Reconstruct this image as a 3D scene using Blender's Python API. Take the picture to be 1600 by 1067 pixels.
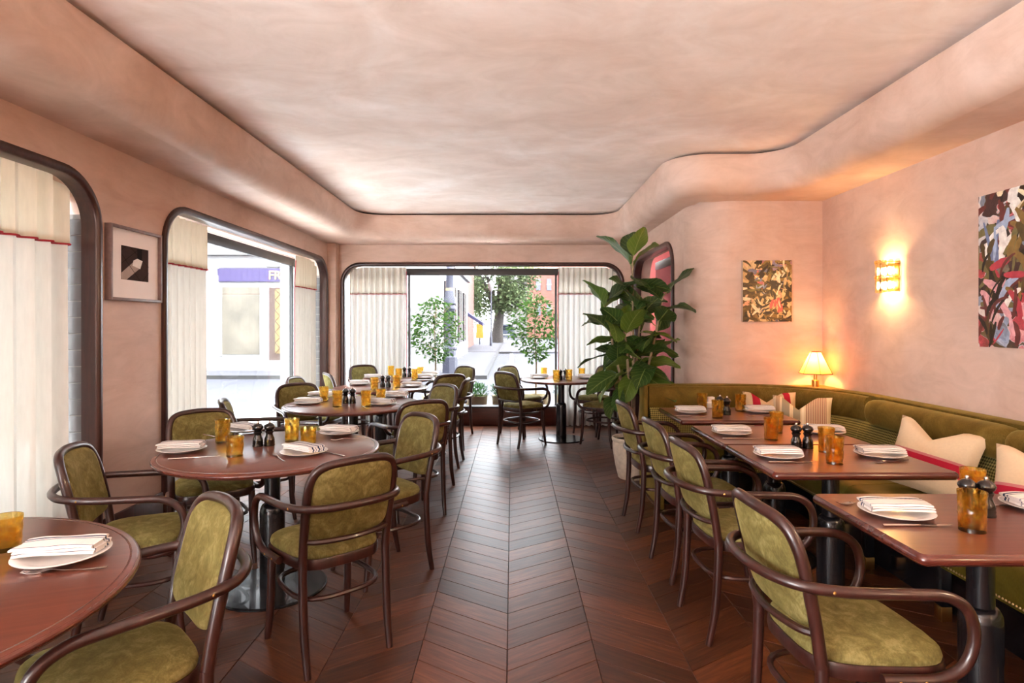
import bpy, bmesh, math, random
from mathutils import Vector, Matrix
from mathutils.geometry import tessellate_polygon
R = math.radians
PI = math.pi
sc = bpy.context.scene
C = sc.collection
for o in list(bpy.data.objects):
    bpy.data.objects.remove(o)

# ------------------------------------------------------------------ camera
F, CX, HY, H = 930.0, 800.0, 508.0, 1.40       # focal length, centre and horizon in pixels, eye height
cam_d = bpy.data.cameras.new('camera')
cam = bpy.data.objects.new('camera', cam_d); C.objects.link(cam)
cam.location = (0, 0, H); cam.rotation_euler = (R(90), 0, 0)
cam_d.sensor_fit = 'HORIZONTAL'; cam_d.sensor_width = 36.0
cam_d.lens = F / 1600 * 36; cam_d.shift_y = -(533.5 - HY) / 1600
cam_d.clip_start = 0.05; cam_d.clip_end = 400
sc.camera = cam

# ------------------------------------------------------------------ world, light, exposure
w = bpy.data.worlds.new('overcast_sky'); sc.world = w; w.use_nodes = True
bg = w.node_tree.nodes['Background']
bg.inputs[0].default_value = (0.96, 0.98, 1.0, 1); bg.inputs[1].default_value = 11.0
vs = sc.view_settings
vs.view_transform = 'Standard'; vs.look = 'None'; vs.gamma = 1.0; vs.use_curve_mapping = False
vs.exposure = 2.38
cy = sc.cycles
cy.max_bounces = 12; cy.diffuse_bounces = 6; cy.glossy_bounces = 6; cy.transmission_bounces = 10
cy.transparent_max_bounces = 24; cy.caustics_reflective = False; cy.caustics_refractive = False
cy.sample_clamp_indirect = 6.0; cy.use_denoising = True
def area(name, loc, rot, sx, sy, power, col, portal=False):
    l = bpy.data.lights.new(name, 'AREA'); l.shape = 'RECTANGLE'; l.size = sx; l.size_y = sy
    l.energy = power; l.color = col
    if portal: l.cycles.is_portal = True
    o = bpy.data.objects.new(name, l); C.objects.link(o); o.location = loc; o.rotation_euler = rot
    return o
DAY = (0.97, 0.98, 1.0)
# added fill lamp aimed at the ceiling from an invented opening behind the camera
area('added_rear_fill', (-2.72, -1.55, 1.25), (0, R(-138), 0), 2.0, 2.3, 78, DAY)
area('added_opening_portal', (-2.80, -1.55, 1.25), (0, R(-90), 0), 2.1, 2.5, 1, DAY, True)
area('window_portal_far', (-0.4, 8.45, 1.25), (R(-90), 0, 0), 3.8, 2.0, 1, DAY, True)
area('window_portal_side', (-2.80, 6.1, 1.25), (0, R(-90), 0), 2.0, 3.7, 1, DAY, True)
area('window_portal_near', (-2.80, 1.7, 1.25), (0, R(-90), 0), 2.0, 3.6, 1, DAY, True)

# ------------------------------------------------------------------ materials
def srgb(r, g, b):
    f = lambda c: (c / 255 / 12.92) if c / 255 <= 0.04045 else ((c / 255 + 0.055) / 1.055) ** 2.4
    return (f(r), f(g), f(b), 1)
class Nodes:
    def __init__(s, name):
        s.m = bpy.data.materials.new(name); s.m.use_nodes = True
        s.t = s.m.node_tree; s.p = s.t.nodes['Principled BSDF']; s.out = s.t.nodes['Material Output']
    def n(s, kind, **kw):
        nd = s.t.nodes.new(kind)
        for k, v in kw.items():
            if k.startswith('i_'):
                key = k[2:]; key = int(key) if key.isdigit() else key.replace('_', ' ')
                nd.inputs[key].default_value = v
            else: setattr(nd, k, v)
        return nd
    def l(s, a, b): s.t.links.new(a, b)
    def ramp(s, fac, stops):
        r = s.n('ShaderNodeValToRGB'); el = r.color_ramp.elements
        while len(el) < len(stops): el.new(0.5)
        for e, (p, c) in zip(el, stops): e.position = p; e.color = c
        s.l(fac, r.inputs[0]); return r.outputs[0]
    def mix(s, fac, a, b, mode='MIX'):
        m = s.n('ShaderNodeMix', data_type='RGBA', blend_type=mode)
        for v, i in ((fac, 0), (a, 6), (b, 7)):
            if isinstance(v, (int, float)): m.inputs[i].default_value = v
            elif isinstance(v, tuple): m.inputs[i].default_value = v
            else: s.l(v, m.inputs[i])
        return m.outputs[2]
    def math(s, op, a, b=0.0):
        m = s.n('ShaderNodeMath', operation=op)
        for i, v in enumerate((a, b)):
            if isinstance(v, (int, float)): m.inputs[i].default_value = v
            else: s.l(v, m.inputs[i])
        return m.outputs[0]
    def coord(s, kind='Object', scale=(1, 1, 1)):
        c = s.n('ShaderNodeTexCoord'); mp = s.n('ShaderNodeMapping'); mp.inputs['Scale'].default_value = scale
        s.l(c.outputs[kind], mp.inputs[0]); return mp.outputs[0]
    def noise(s, vec, scale, detail=4, rough=0.55, dist=0.0):
        n = s.n('ShaderNodeTexNoise'); n.inputs['Scale'].default_value = scale
        n.inputs['Detail'].default_value = detail; n.inputs['Roughness'].default_value = rough
        n.inputs['Distortion'].default_value = dist; s.l(vec, n.inputs['Vector']); return n.outputs['Fac']
    def bump(s, h, strength, dist=0.01):
        b = s.n('ShaderNodeBump'); b.inputs['Strength'].default_value = strength; b.inputs['Distance'].default_value = dist
        s.l(h, b.inputs['Height']); s.l(b.outputs[0], s.p.inputs['Normal'])
    def setp(s, **kw):
        for k, v in kw.items(): s.p.inputs[k.replace('_', ' ')].default_value = v
M = {}
def plain(name, col, rough=0.5, metal=0.0, var=0.0, scale=8, bump=0.0, **kw):
    q = Nodes(name); q.setp(Roughness=rough, Metallic=metal)
    v = q.coord()
    f = q.noise(v, scale)
    d = tuple(c * (1 - var) for c in col[:3]) + (1,); u = tuple(min(1, c * (1 + var)) for c in col[:3]) + (1,)
    q.l(q.ramp(f, [(0.3, d), (0.7, u)]), q.p.inputs['Base Color'])
    if bump: q.bump(f, bump)
    for k, x in kw.items(): q.p.inputs[k.replace('_', ' ')].default_value = x
    M[name] = q.m; return q
def plaster(name, a, b, c):
    q = Nodes(name); v = q.coord('Object')
    n1 = q.noise(v, 0.9, 6, 0.6, 0.6); vs2 = q.coord('Object', (0.7, 1.0, 2.2))
    n2 = q.noise(vs2, 3.2, 6, 0.65, 0.9); n3 = q.noise(v, 38, 3)
    base = q.ramp(n1, [(0.32, a), (0.52, b), (0.72, c)])
    mott = q.ramp(n2, [(0.30, (0.87, 0.84, 0.82, 1)), (0.52, (0.97, 0.965, 0.96, 1)), (0.70, (1.05, 1.05, 1.06, 1))])
    q.l(q.mix(1.0, base, mott, 'MULTIPLY'), q.p.inputs['Base Color'])
    q.setp(Roughness=0.62, Specular_IOR_Level=0.3); q.bump(q.math('ADD', n2, q.math('MULTIPLY', n3, 0.3)), 0.10, 0.004)
    M[name] = q.m
plaster('plaster', srgb(203, 169, 150), srgb(214, 186, 170), srgb(226, 203, 191))
plaster('plaster_ceiling', srgb(231, 210, 198), srgb(240, 224, 215), srgb(251, 243, 239))
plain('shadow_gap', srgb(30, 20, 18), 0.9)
def wood(name, a, b, c, rough, axis='X', coat=0.3, scale=1.0, spec=0.5):
    q = Nodes(name); s3 = {'X': (1.2, 14, 14), 'Y': (14, 1.2, 14), 'Z': (14, 14, 1.2)}[axis]
    v = q.coord('Object', tuple(k * scale for k in s3)); n1 = q.noise(v, 3.0, 6, 0.6, 0.4)
    v2 = q.coord('Object'); n2 = q.noise(v2, 2.0, 3)
    col = q.ramp(n1, [(0.25, a), (0.5, b), (0.8, c)])
    col = q.mix(q.math('MULTIPLY', n2, 0.35), col, a)
    q.l(col, q.p.inputs['Base Color']); q.setp(Roughness=rough, Coat_Weight=coat, Coat_Roughness=0.12, Specular_IOR_Level=spec)
    q.bump(n1, 0.03, 0.002); M[name] = q.m
wood('walnut', srgb(36, 17, 14), srgb(54, 26, 21), srgb(74, 38, 31), 0.32, 'Z')
wood('frame_wood', srgb(42, 21, 18), srgb(62, 32, 27), srgb(84, 46, 38), 0.36, 'Z')
wood('table_wood', srgb(92, 48, 36), srgb(107, 58, 44), srgb(122, 69, 53), 0.30, 'X', 0.25)
wood('table_edge', srgb(70, 29, 22), srgb(88, 38, 29), srgb(104, 48, 37), 0.24, 'X', 0.5)
wood('base_wood', srgb(62, 26, 20), srgb(80, 35, 27), srgb(97, 45, 35), 0.38, 'X')
def floor_mat():
    q = Nodes('oak_plank'); uv = q.n('ShaderNodeTexCoord'); oi = q.n('ShaderNodeObjectInfo'); ge = q.n('ShaderNodeNewGeometry')
    rnd = q.math('FRACT', q.math('ADD', oi.outputs['Random'], ge.outputs['Random Per Island']))
    mp = q.n('ShaderNodeMapping'); mp.inputs['Scale'].default_value = (2.5, 30, 1); q.l(uv.outputs['UV'], mp.inputs[0])
    cb = q.n('ShaderNodeCombineXYZ'); q.l(q.math('MULTIPLY', rnd, 37.0), cb.inputs[0]); q.l(q.math('MULTIPLY', rnd, 91.0), cb.inputs[1]); q.l(q.math('MULTIPLY', rnd, 57.0), cb.inputs[2])
    q.l(cb.outputs[0], mp.inputs['Location'])
    g = q.noise(mp.outputs[0], 2.0, 6, 0.62, 0.5)
    col = q.ramp(g, [(0.25, srgb(62, 34, 20)), (0.5, srgb(88, 50, 30)), (0.78, srgb(116, 70, 43))])
    tone = q.ramp(rnd, [(0.0, (0.52, 0.50, 0.48, 1)), (0.5, (0.88, 0.86, 0.84, 1)), (1.0, (1.30, 1.18, 1.06, 1))])
    q.l(q.mix(1.0, col, tone, 'MULTIPLY'), q.p.inputs['Base Color'])
    q.setp(Roughness=0.42, Specular_IOR_Level=0.30, Coat_Weight=0.04, Coat_Roughness=0.25)
    q.bump(g, 0.06, 0.002); M['oak_plank'] = q.m
floor_mat()
plain('floor_base', srgb(48, 26, 18), 0.6, var=0.1)
def velvet(name, a, b, c, scale=7, sheen=0.35):
    q = Nodes(name); v = q.coord('Object'); n1 = q.noise(v, scale, 5, 0.65, 0.8)
    n2 = q.noise(q.coord('Object', (60, 60, 25)), 3, 3)
    f = q.math('ADD', q.math('MULTIPLY', n1, 0.75), q.math('MULTIPLY', n2, 0.25))
    q.l(q.ramp(f, [(0.34, a), (0.5, b), (0.64, c)]), q.p.inputs['Base Color'])
    q.setp(Roughness=0.8, Specular_IOR_Level=0.15, Sheen_Weight=sheen, Sheen_Roughness=0.4)
    q.p.inputs['Sheen Tint'].default_value = srgb(214, 200, 120); q.bump(n2, 0.15, 0.003); M[name] = q.m
velvet('velvet', srgb(86, 78, 40), srgb(110, 101, 56), srgb(138, 129, 82), 17, 0.3)
velvet('velvet_band', srgb(84, 67, 24), srgb(104, 84, 32), srgb(126, 104, 46), 5, 0.4)
velvet('leather_green', srgb(92, 84, 28), srgb(106, 97, 34), srgb(120, 110, 44), 5, 0.05)
M['leather_green'].node_tree.nodes['Principled BSDF'].inputs['Roughness'].default_value = 0.42
def weave():
    q = Nodes('woven_fabric'); uv = q.n('ShaderNodeTexCoord'); mp = q.n('ShaderNodeMapping'); mp.inputs['Scale'].default_value = (1, 1, 1)
    mp.inputs['Rotation'].default_value = (0, 0, R(45)); q.l(uv.outputs['UV'], mp.inputs[0])
    ck = q.n('ShaderNodeTexChecker'); ck.inputs['Scale'].default_value = 88; q.l(mp.outputs[0], ck.inputs['Vector'])
    ck.inputs['Color1'].default_value = srgb(152, 142, 84); ck.inputs['Color2'].default_value = srgb(66, 62, 28)
    q.l(ck.outputs[0], q.p.inputs['Base Color']); q.setp(Roughness=0.85, Specular_IOR_Level=0.15); q.bump(ck.outputs['Fac'], 0.4, 0.002)
    M['woven_fabric'] = q.m
weave()
plain('black_metal', srgb(20, 20, 24), 0.25, 0.0, 0.1, Coat_Weight=0.4)
plain('black_lacquer', srgb(22, 19, 18), 0.22, 0.0, 0.15, Coat_Weight=0.5)
plain('steel', srgb(206, 196, 190), 0.22, 1.0, 0.04)
plain('brass', srgb(196, 150, 84), 0.3, 1.0, 0.08)
plain('nail_brass', srgb(220, 200, 150), 0.3, 1.0, 0.05)
plain('porcelain', srgb(236, 232, 228), 0.18, 0, 0.02, Coat_Weight=0.3)
plain('red_trim', srgb(170, 26, 44), 0.7)
plain('pot_stone', srgb(208, 200, 184), 0.85, 0, 0.16, 26, 0.5)
plain('soil', srgb(58, 42, 30), 0.95, 0, 0.4, 40, 0.8)
plain('bark', srgb(150, 132, 108), 0.85, 0, 0.3, 22, 0.6)
plain('bark_dark', srgb(46, 40, 36), 0.9, 0, 0.3, 6, 0.6)
plain('glass_bar_dark', srgb(50, 48, 48), 0.4)
plain('tile_grey', srgb(92, 88, 86), 0.3, 0, 0.12, 6)
plain('grout', srgb(150, 144, 138), 0.9)
plain('frame_grey', srgb(126, 104, 98), 0.45, 0, 0.15, 30)
plain('mat_board', srgb(248, 240, 236), 0.9, 0, 0.02)
plain('grille', srgb(226, 196, 182), 0.7)
def translucent(name, col, t, transp=0.0, folds=True):
    q = Nodes(name); v = q.coord('Object', (1, 1, 0.15)); n = q.noise(v, 60, 3)
    cc = q.ramp(n, [(0.3, tuple(c * 0.93 for c in col[:3]) + (1,)), (0.7, col)])
    d = q.n('ShaderNodeBsdfDiffuse'); tr = q.n('ShaderNodeBsdfTranslucent'); mx = q.n('ShaderNodeMixShader'); mx.inputs[0].default_value = t
    q.l(cc, d.inputs[0]); q.l(cc, tr.inputs[0]); q.l(d.outputs[0], mx.inputs[1]); q.l(tr.outputs[0], mx.inputs[2])
    last = mx.outputs[0]
    if transp:
        ts = q.n('ShaderNodeBsdfTransparent'); m2 = q.n('ShaderNodeMixShader'); m2.inputs[0].default_value = transp
        q.l(last, m2.inputs[1]); q.l(ts.outputs[0], m2.inputs[2]); last = m2.outputs[0]
    q.l(last, q.out.inputs[0]); M[name] = q.m
translucent('linen', (0.66, 0.63, 0.57, 1), 0.155, 0.01)
translucent('linen_far', (0.68, 0.67, 0.64, 1), 0.155, 0.0)
translucent('linen_flap_far', (0.70, 0.67, 0.60, 1), 0.17, 0.0)
translucent('linen_flap', (0.74, 0.67, 0.54, 1), 0.21, 0.0)
translucent('lamp_shade', srgb(250, 196, 116), 0.5)
def pane_mat(name, tint, refl):
    q = Nodes(name); ts = q.n('ShaderNodeBsdfTransparent'); ts.inputs[0].default_value = tint
    gl = q.n('ShaderNodeBsdfGlossy'); gl.inputs['Roughness'].default_value = 0.02; gl.inputs[0].default_value = (1, 1, 1, 1)
    fr = q.n('ShaderNodeFresnel'); fr.inputs[0].default_value = 1.4; mx = q.n('ShaderNodeMixShader')
    q.l(q.math('MULTIPLY', fr.outputs[0], refl), mx.inputs[0]); q.l(ts.outputs[0], mx.inputs[1]); q.l(gl.outputs[0], mx.inputs[2])
    q.l(mx.outputs[0], q.out.inputs[0]); M[name] = q.m
pane_mat('window_glass', (0.66, 0.68, 0.69, 1), 0.10)
pane_mat('window_glass_far', (0.54, 0.55, 0.56, 1), 0.10)
def amber():
    q = Nodes('amber_glass'); q.setp(Roughness=0.03, IOR=1.45, Transmission_Weight=1.0)
    v = q.coord('Object'); n = q.noise(v, 34, 2)
    q.l(q.ramp(n, [(0.36, (1.0, 0.52, 0.08, 1)), (0.50, (1.0, 0.80, 0.34, 1)), (0.64, (1.0, 0.90, 0.50, 1))]), q.p.inputs['Base Color'])
    ts = q.n('ShaderNodeBsdfTransparent'); ts.inputs[0].default_value = (1.0, 0.82, 0.36, 1)
    mx = q.n('ShaderNodeMixShader'); mx.inputs[0].default_value = 0.45
    q.l(q.p.outputs[0], mx.inputs[1]); q.l(ts.outputs[0], mx.inputs[2]); q.l(mx.outputs[0], q.out.inputs[0]); M['amber_glass'] = q.m
amber()
def emit(name, col, s):
    q = Nodes(name); q.setp(Emission_Strength=s); q.p.inputs['Emission Color'].default_value = col; q.p.inputs['Base Color'].default_value = col; M[name] = q.m
emit('bulb', (1.0, 0.72, 0.36, 1), 9.0)
def sconce_glass():
    q = Nodes('sconce_glass'); q.setp(Roughness=0.08, IOR=1.3, Transmission_Weight=1.0); q.p.inputs['Base Color'].default_value = (1.0, 0.90, 0.66, 1)
    ts = q.n('ShaderNodeBsdfTransparent'); ts.inputs[0].default_value = (1.0, 0.92, 0.72, 1)
    mx = q.n('ShaderNodeMixShader'); mx.inputs[0].default_value = 0.5
    q.l(q.p.outputs[0], mx.inputs[1]); q.l(ts.outputs[0], mx.inputs[2]); q.l(mx.outputs[0], q.out.inputs[0]); M['sconce_glass'] = q.m
sconce_glass()
def leaf_mat(name, dark, mid, light, vein, trans=0.25, rough=0.7, spec=0.06):
    q = Nodes(name); uv = q.n('ShaderNodeTexCoord'); sp = q.n('ShaderNodeSeparateXYZ'); q.l(uv.outputs['UV'], sp.inputs[0])
    oi = q.n('ShaderNodeObjectInfo'); ge = q.n('ShaderNodeNewGeometry')
    rnd = q.math('FRACT', q.math('ADD', oi.outputs['Random'], ge.outputs['Random Per Island']))
    av = q.math('ABSOLUTE', q.math('SUBTRACT', sp.outputs[1], 0.5))
    rib = q.math('LESS_THAN', av, 0.022)
    ph = q.math('SUBTRACT', q.math('MULTIPLY', sp.outputs[0], 7.0), q.math('MULTIPLY', av, 5.0))
    lat = q.math('LESS_THAN', q.math('ABSOLUTE', q.math('SUBTRACT', q.math('FRACT', ph), 0.5)), 0.045)
    vn = q.math('MAXIMUM', rib, q.math('MULTIPLY', lat, 0.6))
    base = q.ramp(rnd, [(0.0, dark), (0.6, mid), (1.0, light)])
    col = q.mix(vn, base, vein)
    q.l(col, q.p.inputs['Base Color']); q.setp(Roughness=rough, Specular_IOR_Level=spec)
    tr = q.n('ShaderNodeBsdfTranslucent'); q.l(q.mix(0.4, col, vein), tr.inputs[0]); mx = q.n('ShaderNodeMixShader'); mx.inputs[0].default_value = trans
    q.l(q.p.outputs[0], mx.inputs[1]); q.l(tr.outputs[0], mx.inputs[2]); q.l(mx.outputs[0], q.out.inputs[0]); q.bump(q.math('SUBTRACT', 1.0, vn), 0.25, 0.003)
    M[name] = q.m
leaf_mat('fig_leaf', srgb(34, 64, 30), srgb(56, 92, 40), srgb(112, 142, 52), srgb(146, 164, 92), 0.25, 0.38, 0.5)
leaf_mat('ficus_leaf', srgb(22, 52, 14), srgb(42, 78, 24), srgb(78, 106, 44), srgb(70, 96, 44), 0.3)
leaf_mat('shrub_leaf', srgb(28, 66, 30), srgb(48, 92, 46), srgb(80, 118, 70), srgb(80, 112, 66), 0.25)
leaf_mat('tree_leaf', srgb(52, 68, 44), srgb(74, 88, 58), srgb(98, 106, 74), srgb(98, 106, 76), 0.2)
def stripes(name, base, bands, axis=1, rough=0.85, coordk='Object', sheen=0.0):
    """flat woven stripes across one axis: bands = [(from, to, colour)]"""
    q = Nodes(name); c = q.n('ShaderNodeTexCoord'); sp = q.n('ShaderNodeSeparateXYZ'); q.l(c.outputs[coordk], sp.inputs[0])
    n = q.noise(q.coord(coordk), 90, 3)
    col = q.ramp(n, [(0.3, tuple(k * 0.94 for k in base[:3]) + (1,)), (0.7, base)])
    x = sp.outputs[axis]
    for a, b, cc in bands:
        f = q.math('MULTIPLY', q.math('GREATER_THAN', x, a), q.math('LESS_THAN', x, b)); col = q.mix(f, col, cc)
    q.l(col, q.p.inputs['Base Color']); q.setp(Roughness=rough, Specular_IOR_Level=0.15); q.bump(n, 0.1, 0.002); M[name] = q.m
NAV = srgb(44, 58, 92)
stripes('napkin_cloth', srgb(238, 233, 230), [(0.012, 0.016, NAV), (0.024, 0.032, NAV), (-0.043, -0.040, NAV)])
stripes('napkin_cloth_bold', srgb(232, 228, 226), [(-0.030, -0.022, NAV), (-0.012, -0.009, NAV), (0.004, 0.014, NAV), (0.022, 0.025, NAV), (0.034, 0.042, NAV)])
RED = srgb(176, 34, 58)
stripes('cushion_red', srgb(228, 206, 172), [(-0.070, 0.000, RED), (0.000, 0.014, srgb(205, 130, 130))], axis=2)
stripes('cushion_red_side', srgb(222, 196, 158), [(-0.145, -0.085, RED), (0.10, 0.15, RED)], axis=0)
GR = srgb(152, 140, 118); OC = srgb(186, 150, 112)
stripes('cushion_stripe', srgb(222, 200, 164), [(-0.185, -0.155, OC), (-0.14, -0.085, GR), (-0.060, -0.01, GR), (0.0, 0.018, srgb(236, 222, 196))] + [(0.03 + 0.012 * i, 0.036 + 0.012 * i, srgb(150, 96, 78)) for i in range(12)], axis=0)
plain('cushion_plain', srgb(228, 206, 172), 0.9, 0, 0.04, 60)
def painting(name, seed, cols, scale):
    q = Nodes(name); v = q.coord('Object', (1, 1, 1)); mp = q.n('ShaderNodeMapping'); mp.inputs['Location'].default_value = (seed, seed * 2.1, seed * 0.7); q.l(v, mp.inputs[0])
    ns = q.n('ShaderNodeTexNoise'); ns.inputs['Scale'].default_value = 4.5 * scale; ns.inputs['Detail'].default_value = 3; q.l(mp.outputs[0], ns.inputs['Vector'])
    ad = q.n('ShaderNodeVectorMath', operation='MULTIPLY_ADD'); q.l(ns.outputs['Color'], ad.inputs[0]); ad.inputs[1].default_value = (0.38 / scale,) * 3; q.l(mp.outputs[0], ad.inputs[2])
    vo = q.n('ShaderNodeTexVoronoi', feature='SMOOTH_F1'); vo.inputs['Scale'].default_value = 9 * scale; vo.inputs['Smoothness'].default_value = 0.12; q.l(ad.outputs[0], vo.inputs['Vector'])
    sp = q.n('ShaderNodeSeparateColor'); q.l(vo.outputs['Color'], sp.inputs[0])
    n2 = q.noise(ad.outputs[0], 1.7 * scale, 2)
    f = q.math('ADD', q.math('MULTIPLY', sp.outputs[0], 0.62), q.math('MULTIPLY', n2, 0.42))
    col = q.ramp(f, cols)
    st = q.noise(ad.outputs[0], 26 * scale, 4, 0.6, 1.5)
    col = q.mix(0.35, col, q.ramp(st, [(0.35, (0.03, 0.02, 0.02, 1)), (0.65, (0.8, 0.72, 0.62, 1))]), 'OVERLAY')
    q.l(col, q.p.inputs['Base Color']); q.setp(Roughness=0.4); q.bump(st, 0.3, 0.004); M[name] = q.m
painting('abstract_blossom', 3.3, [(0.0, srgb(40, 30, 22)), (0.32, srgb(66, 52, 28)), (0.46, srgb(110, 84, 40)), (0.55, srgb(196, 164, 112)), (0.66, srgb(226, 204, 160)), (0.74, srgb(218, 104, 92)), (0.80, srgb(120, 128, 160)), (0.9, srgb(60, 44, 24))], 1.5)
painting('abstract_garden', 7.7, [(0.0, srgb(44, 28, 30)), (0.3, srgb(70, 44, 42)), (0.42, srgb(104, 92, 54)), (0.5, srgb(150, 168, 196)), (0.58, srgb(224, 214, 206)), (0.68, srgb(214, 150, 156)), (0.76, srgb(186, 70, 80)), (0.86, srgb(92, 76, 48))], 0.9)
plain('canvas_edge', srgb(196, 178, 160), 0.9)
for nm, c in (('print_dark', (62, 48, 44)), ('print_black', (34, 26, 26)), ('print_light', (176, 160, 150)), ('print_white', (238, 234, 228)), ('print_mid', (104, 88, 82))):
    plain(nm, srgb(*c), 0.85, 0, 0.12, 14, Specular_IOR_Level=0.1)
# outdoors: street colours set darker than true, in place of dimmer daylight
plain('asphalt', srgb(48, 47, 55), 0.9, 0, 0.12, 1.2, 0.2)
plain('pavement', srgb(240, 237, 234), 0.9, 0, 0.10, 0.9)  # made extra pale to bounce light up through the windows
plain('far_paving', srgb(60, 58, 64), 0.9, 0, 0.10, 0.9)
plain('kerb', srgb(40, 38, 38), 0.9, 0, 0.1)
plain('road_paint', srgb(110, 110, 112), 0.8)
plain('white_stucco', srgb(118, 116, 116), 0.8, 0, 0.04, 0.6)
plain('purple_sign', srgb(50, 40, 76), 0.5)
plain('gold_paint', srgb(150, 126, 80), 0.5)
plain('shop_interior', srgb(86, 79, 68), 0.7, 0, 0.35, 1.4)
plain('dark_window', srgb(24, 22, 28), 0.2)
plain('leaded_gold', srgb(108, 90, 50), 0.4, 0, 0.2, 3)
plain('door_brown', srgb(56, 34, 26), 0.5)
plain('iron_blue', srgb(36, 37, 50), 0.5, 0, 0.15, 4)
plain('awning_blue', srgb(30, 26, 62), 0.7)
plain('car_paint', srgb(54, 60, 72), 0.25, 0.2)
plain('car_glass', srgb(22, 27, 34), 0.1)
plain('tyre', srgb(28, 28, 30), 0.9)
plain('yellow_sign', srgb(140, 108, 16), 0.6)
plain('planter_beige', srgb(176, 164, 134), 0.85, 0, 0.1, 8)
plain('white_stone', srgb(128, 126, 124), 0.8)
plain('facade_window', srgb(56, 56, 66), 0.2)
plain('pink_wall', srgb(206, 140, 146), 0.8)
def brick_mat():
    q = Nodes('red_brick'); v = q.coord('Object'); b = q.n('ShaderNodeTexBrick'); b.inputs['Scale'].default_value = 1.0
    b.inputs['Brick Width'].default_value = 0.24; b.inputs['Row Height'].default_value = 0.08; b.inputs['Mortar Size'].default_value = 0.008
    b.inputs['Color1'].default_value = srgb(98, 48, 38); b.inputs['Color2'].default_value = srgb(110, 58, 46); b.inputs['Mortar'].default_value = srgb(112, 96, 86)
    mp = q.n('ShaderNodeMapping'); mp.inputs['Rotation'].default_value = (R(90), 0, 0); q.l(v, mp.inputs[0]); q.l(mp.outputs[0], b.inputs['Vector'])
    q.l(b.outputs[0], q.p.inputs['Base Color']); q.setp(Roughness=0.9); M['red_brick'] = q.m
brick_mat()

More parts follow.
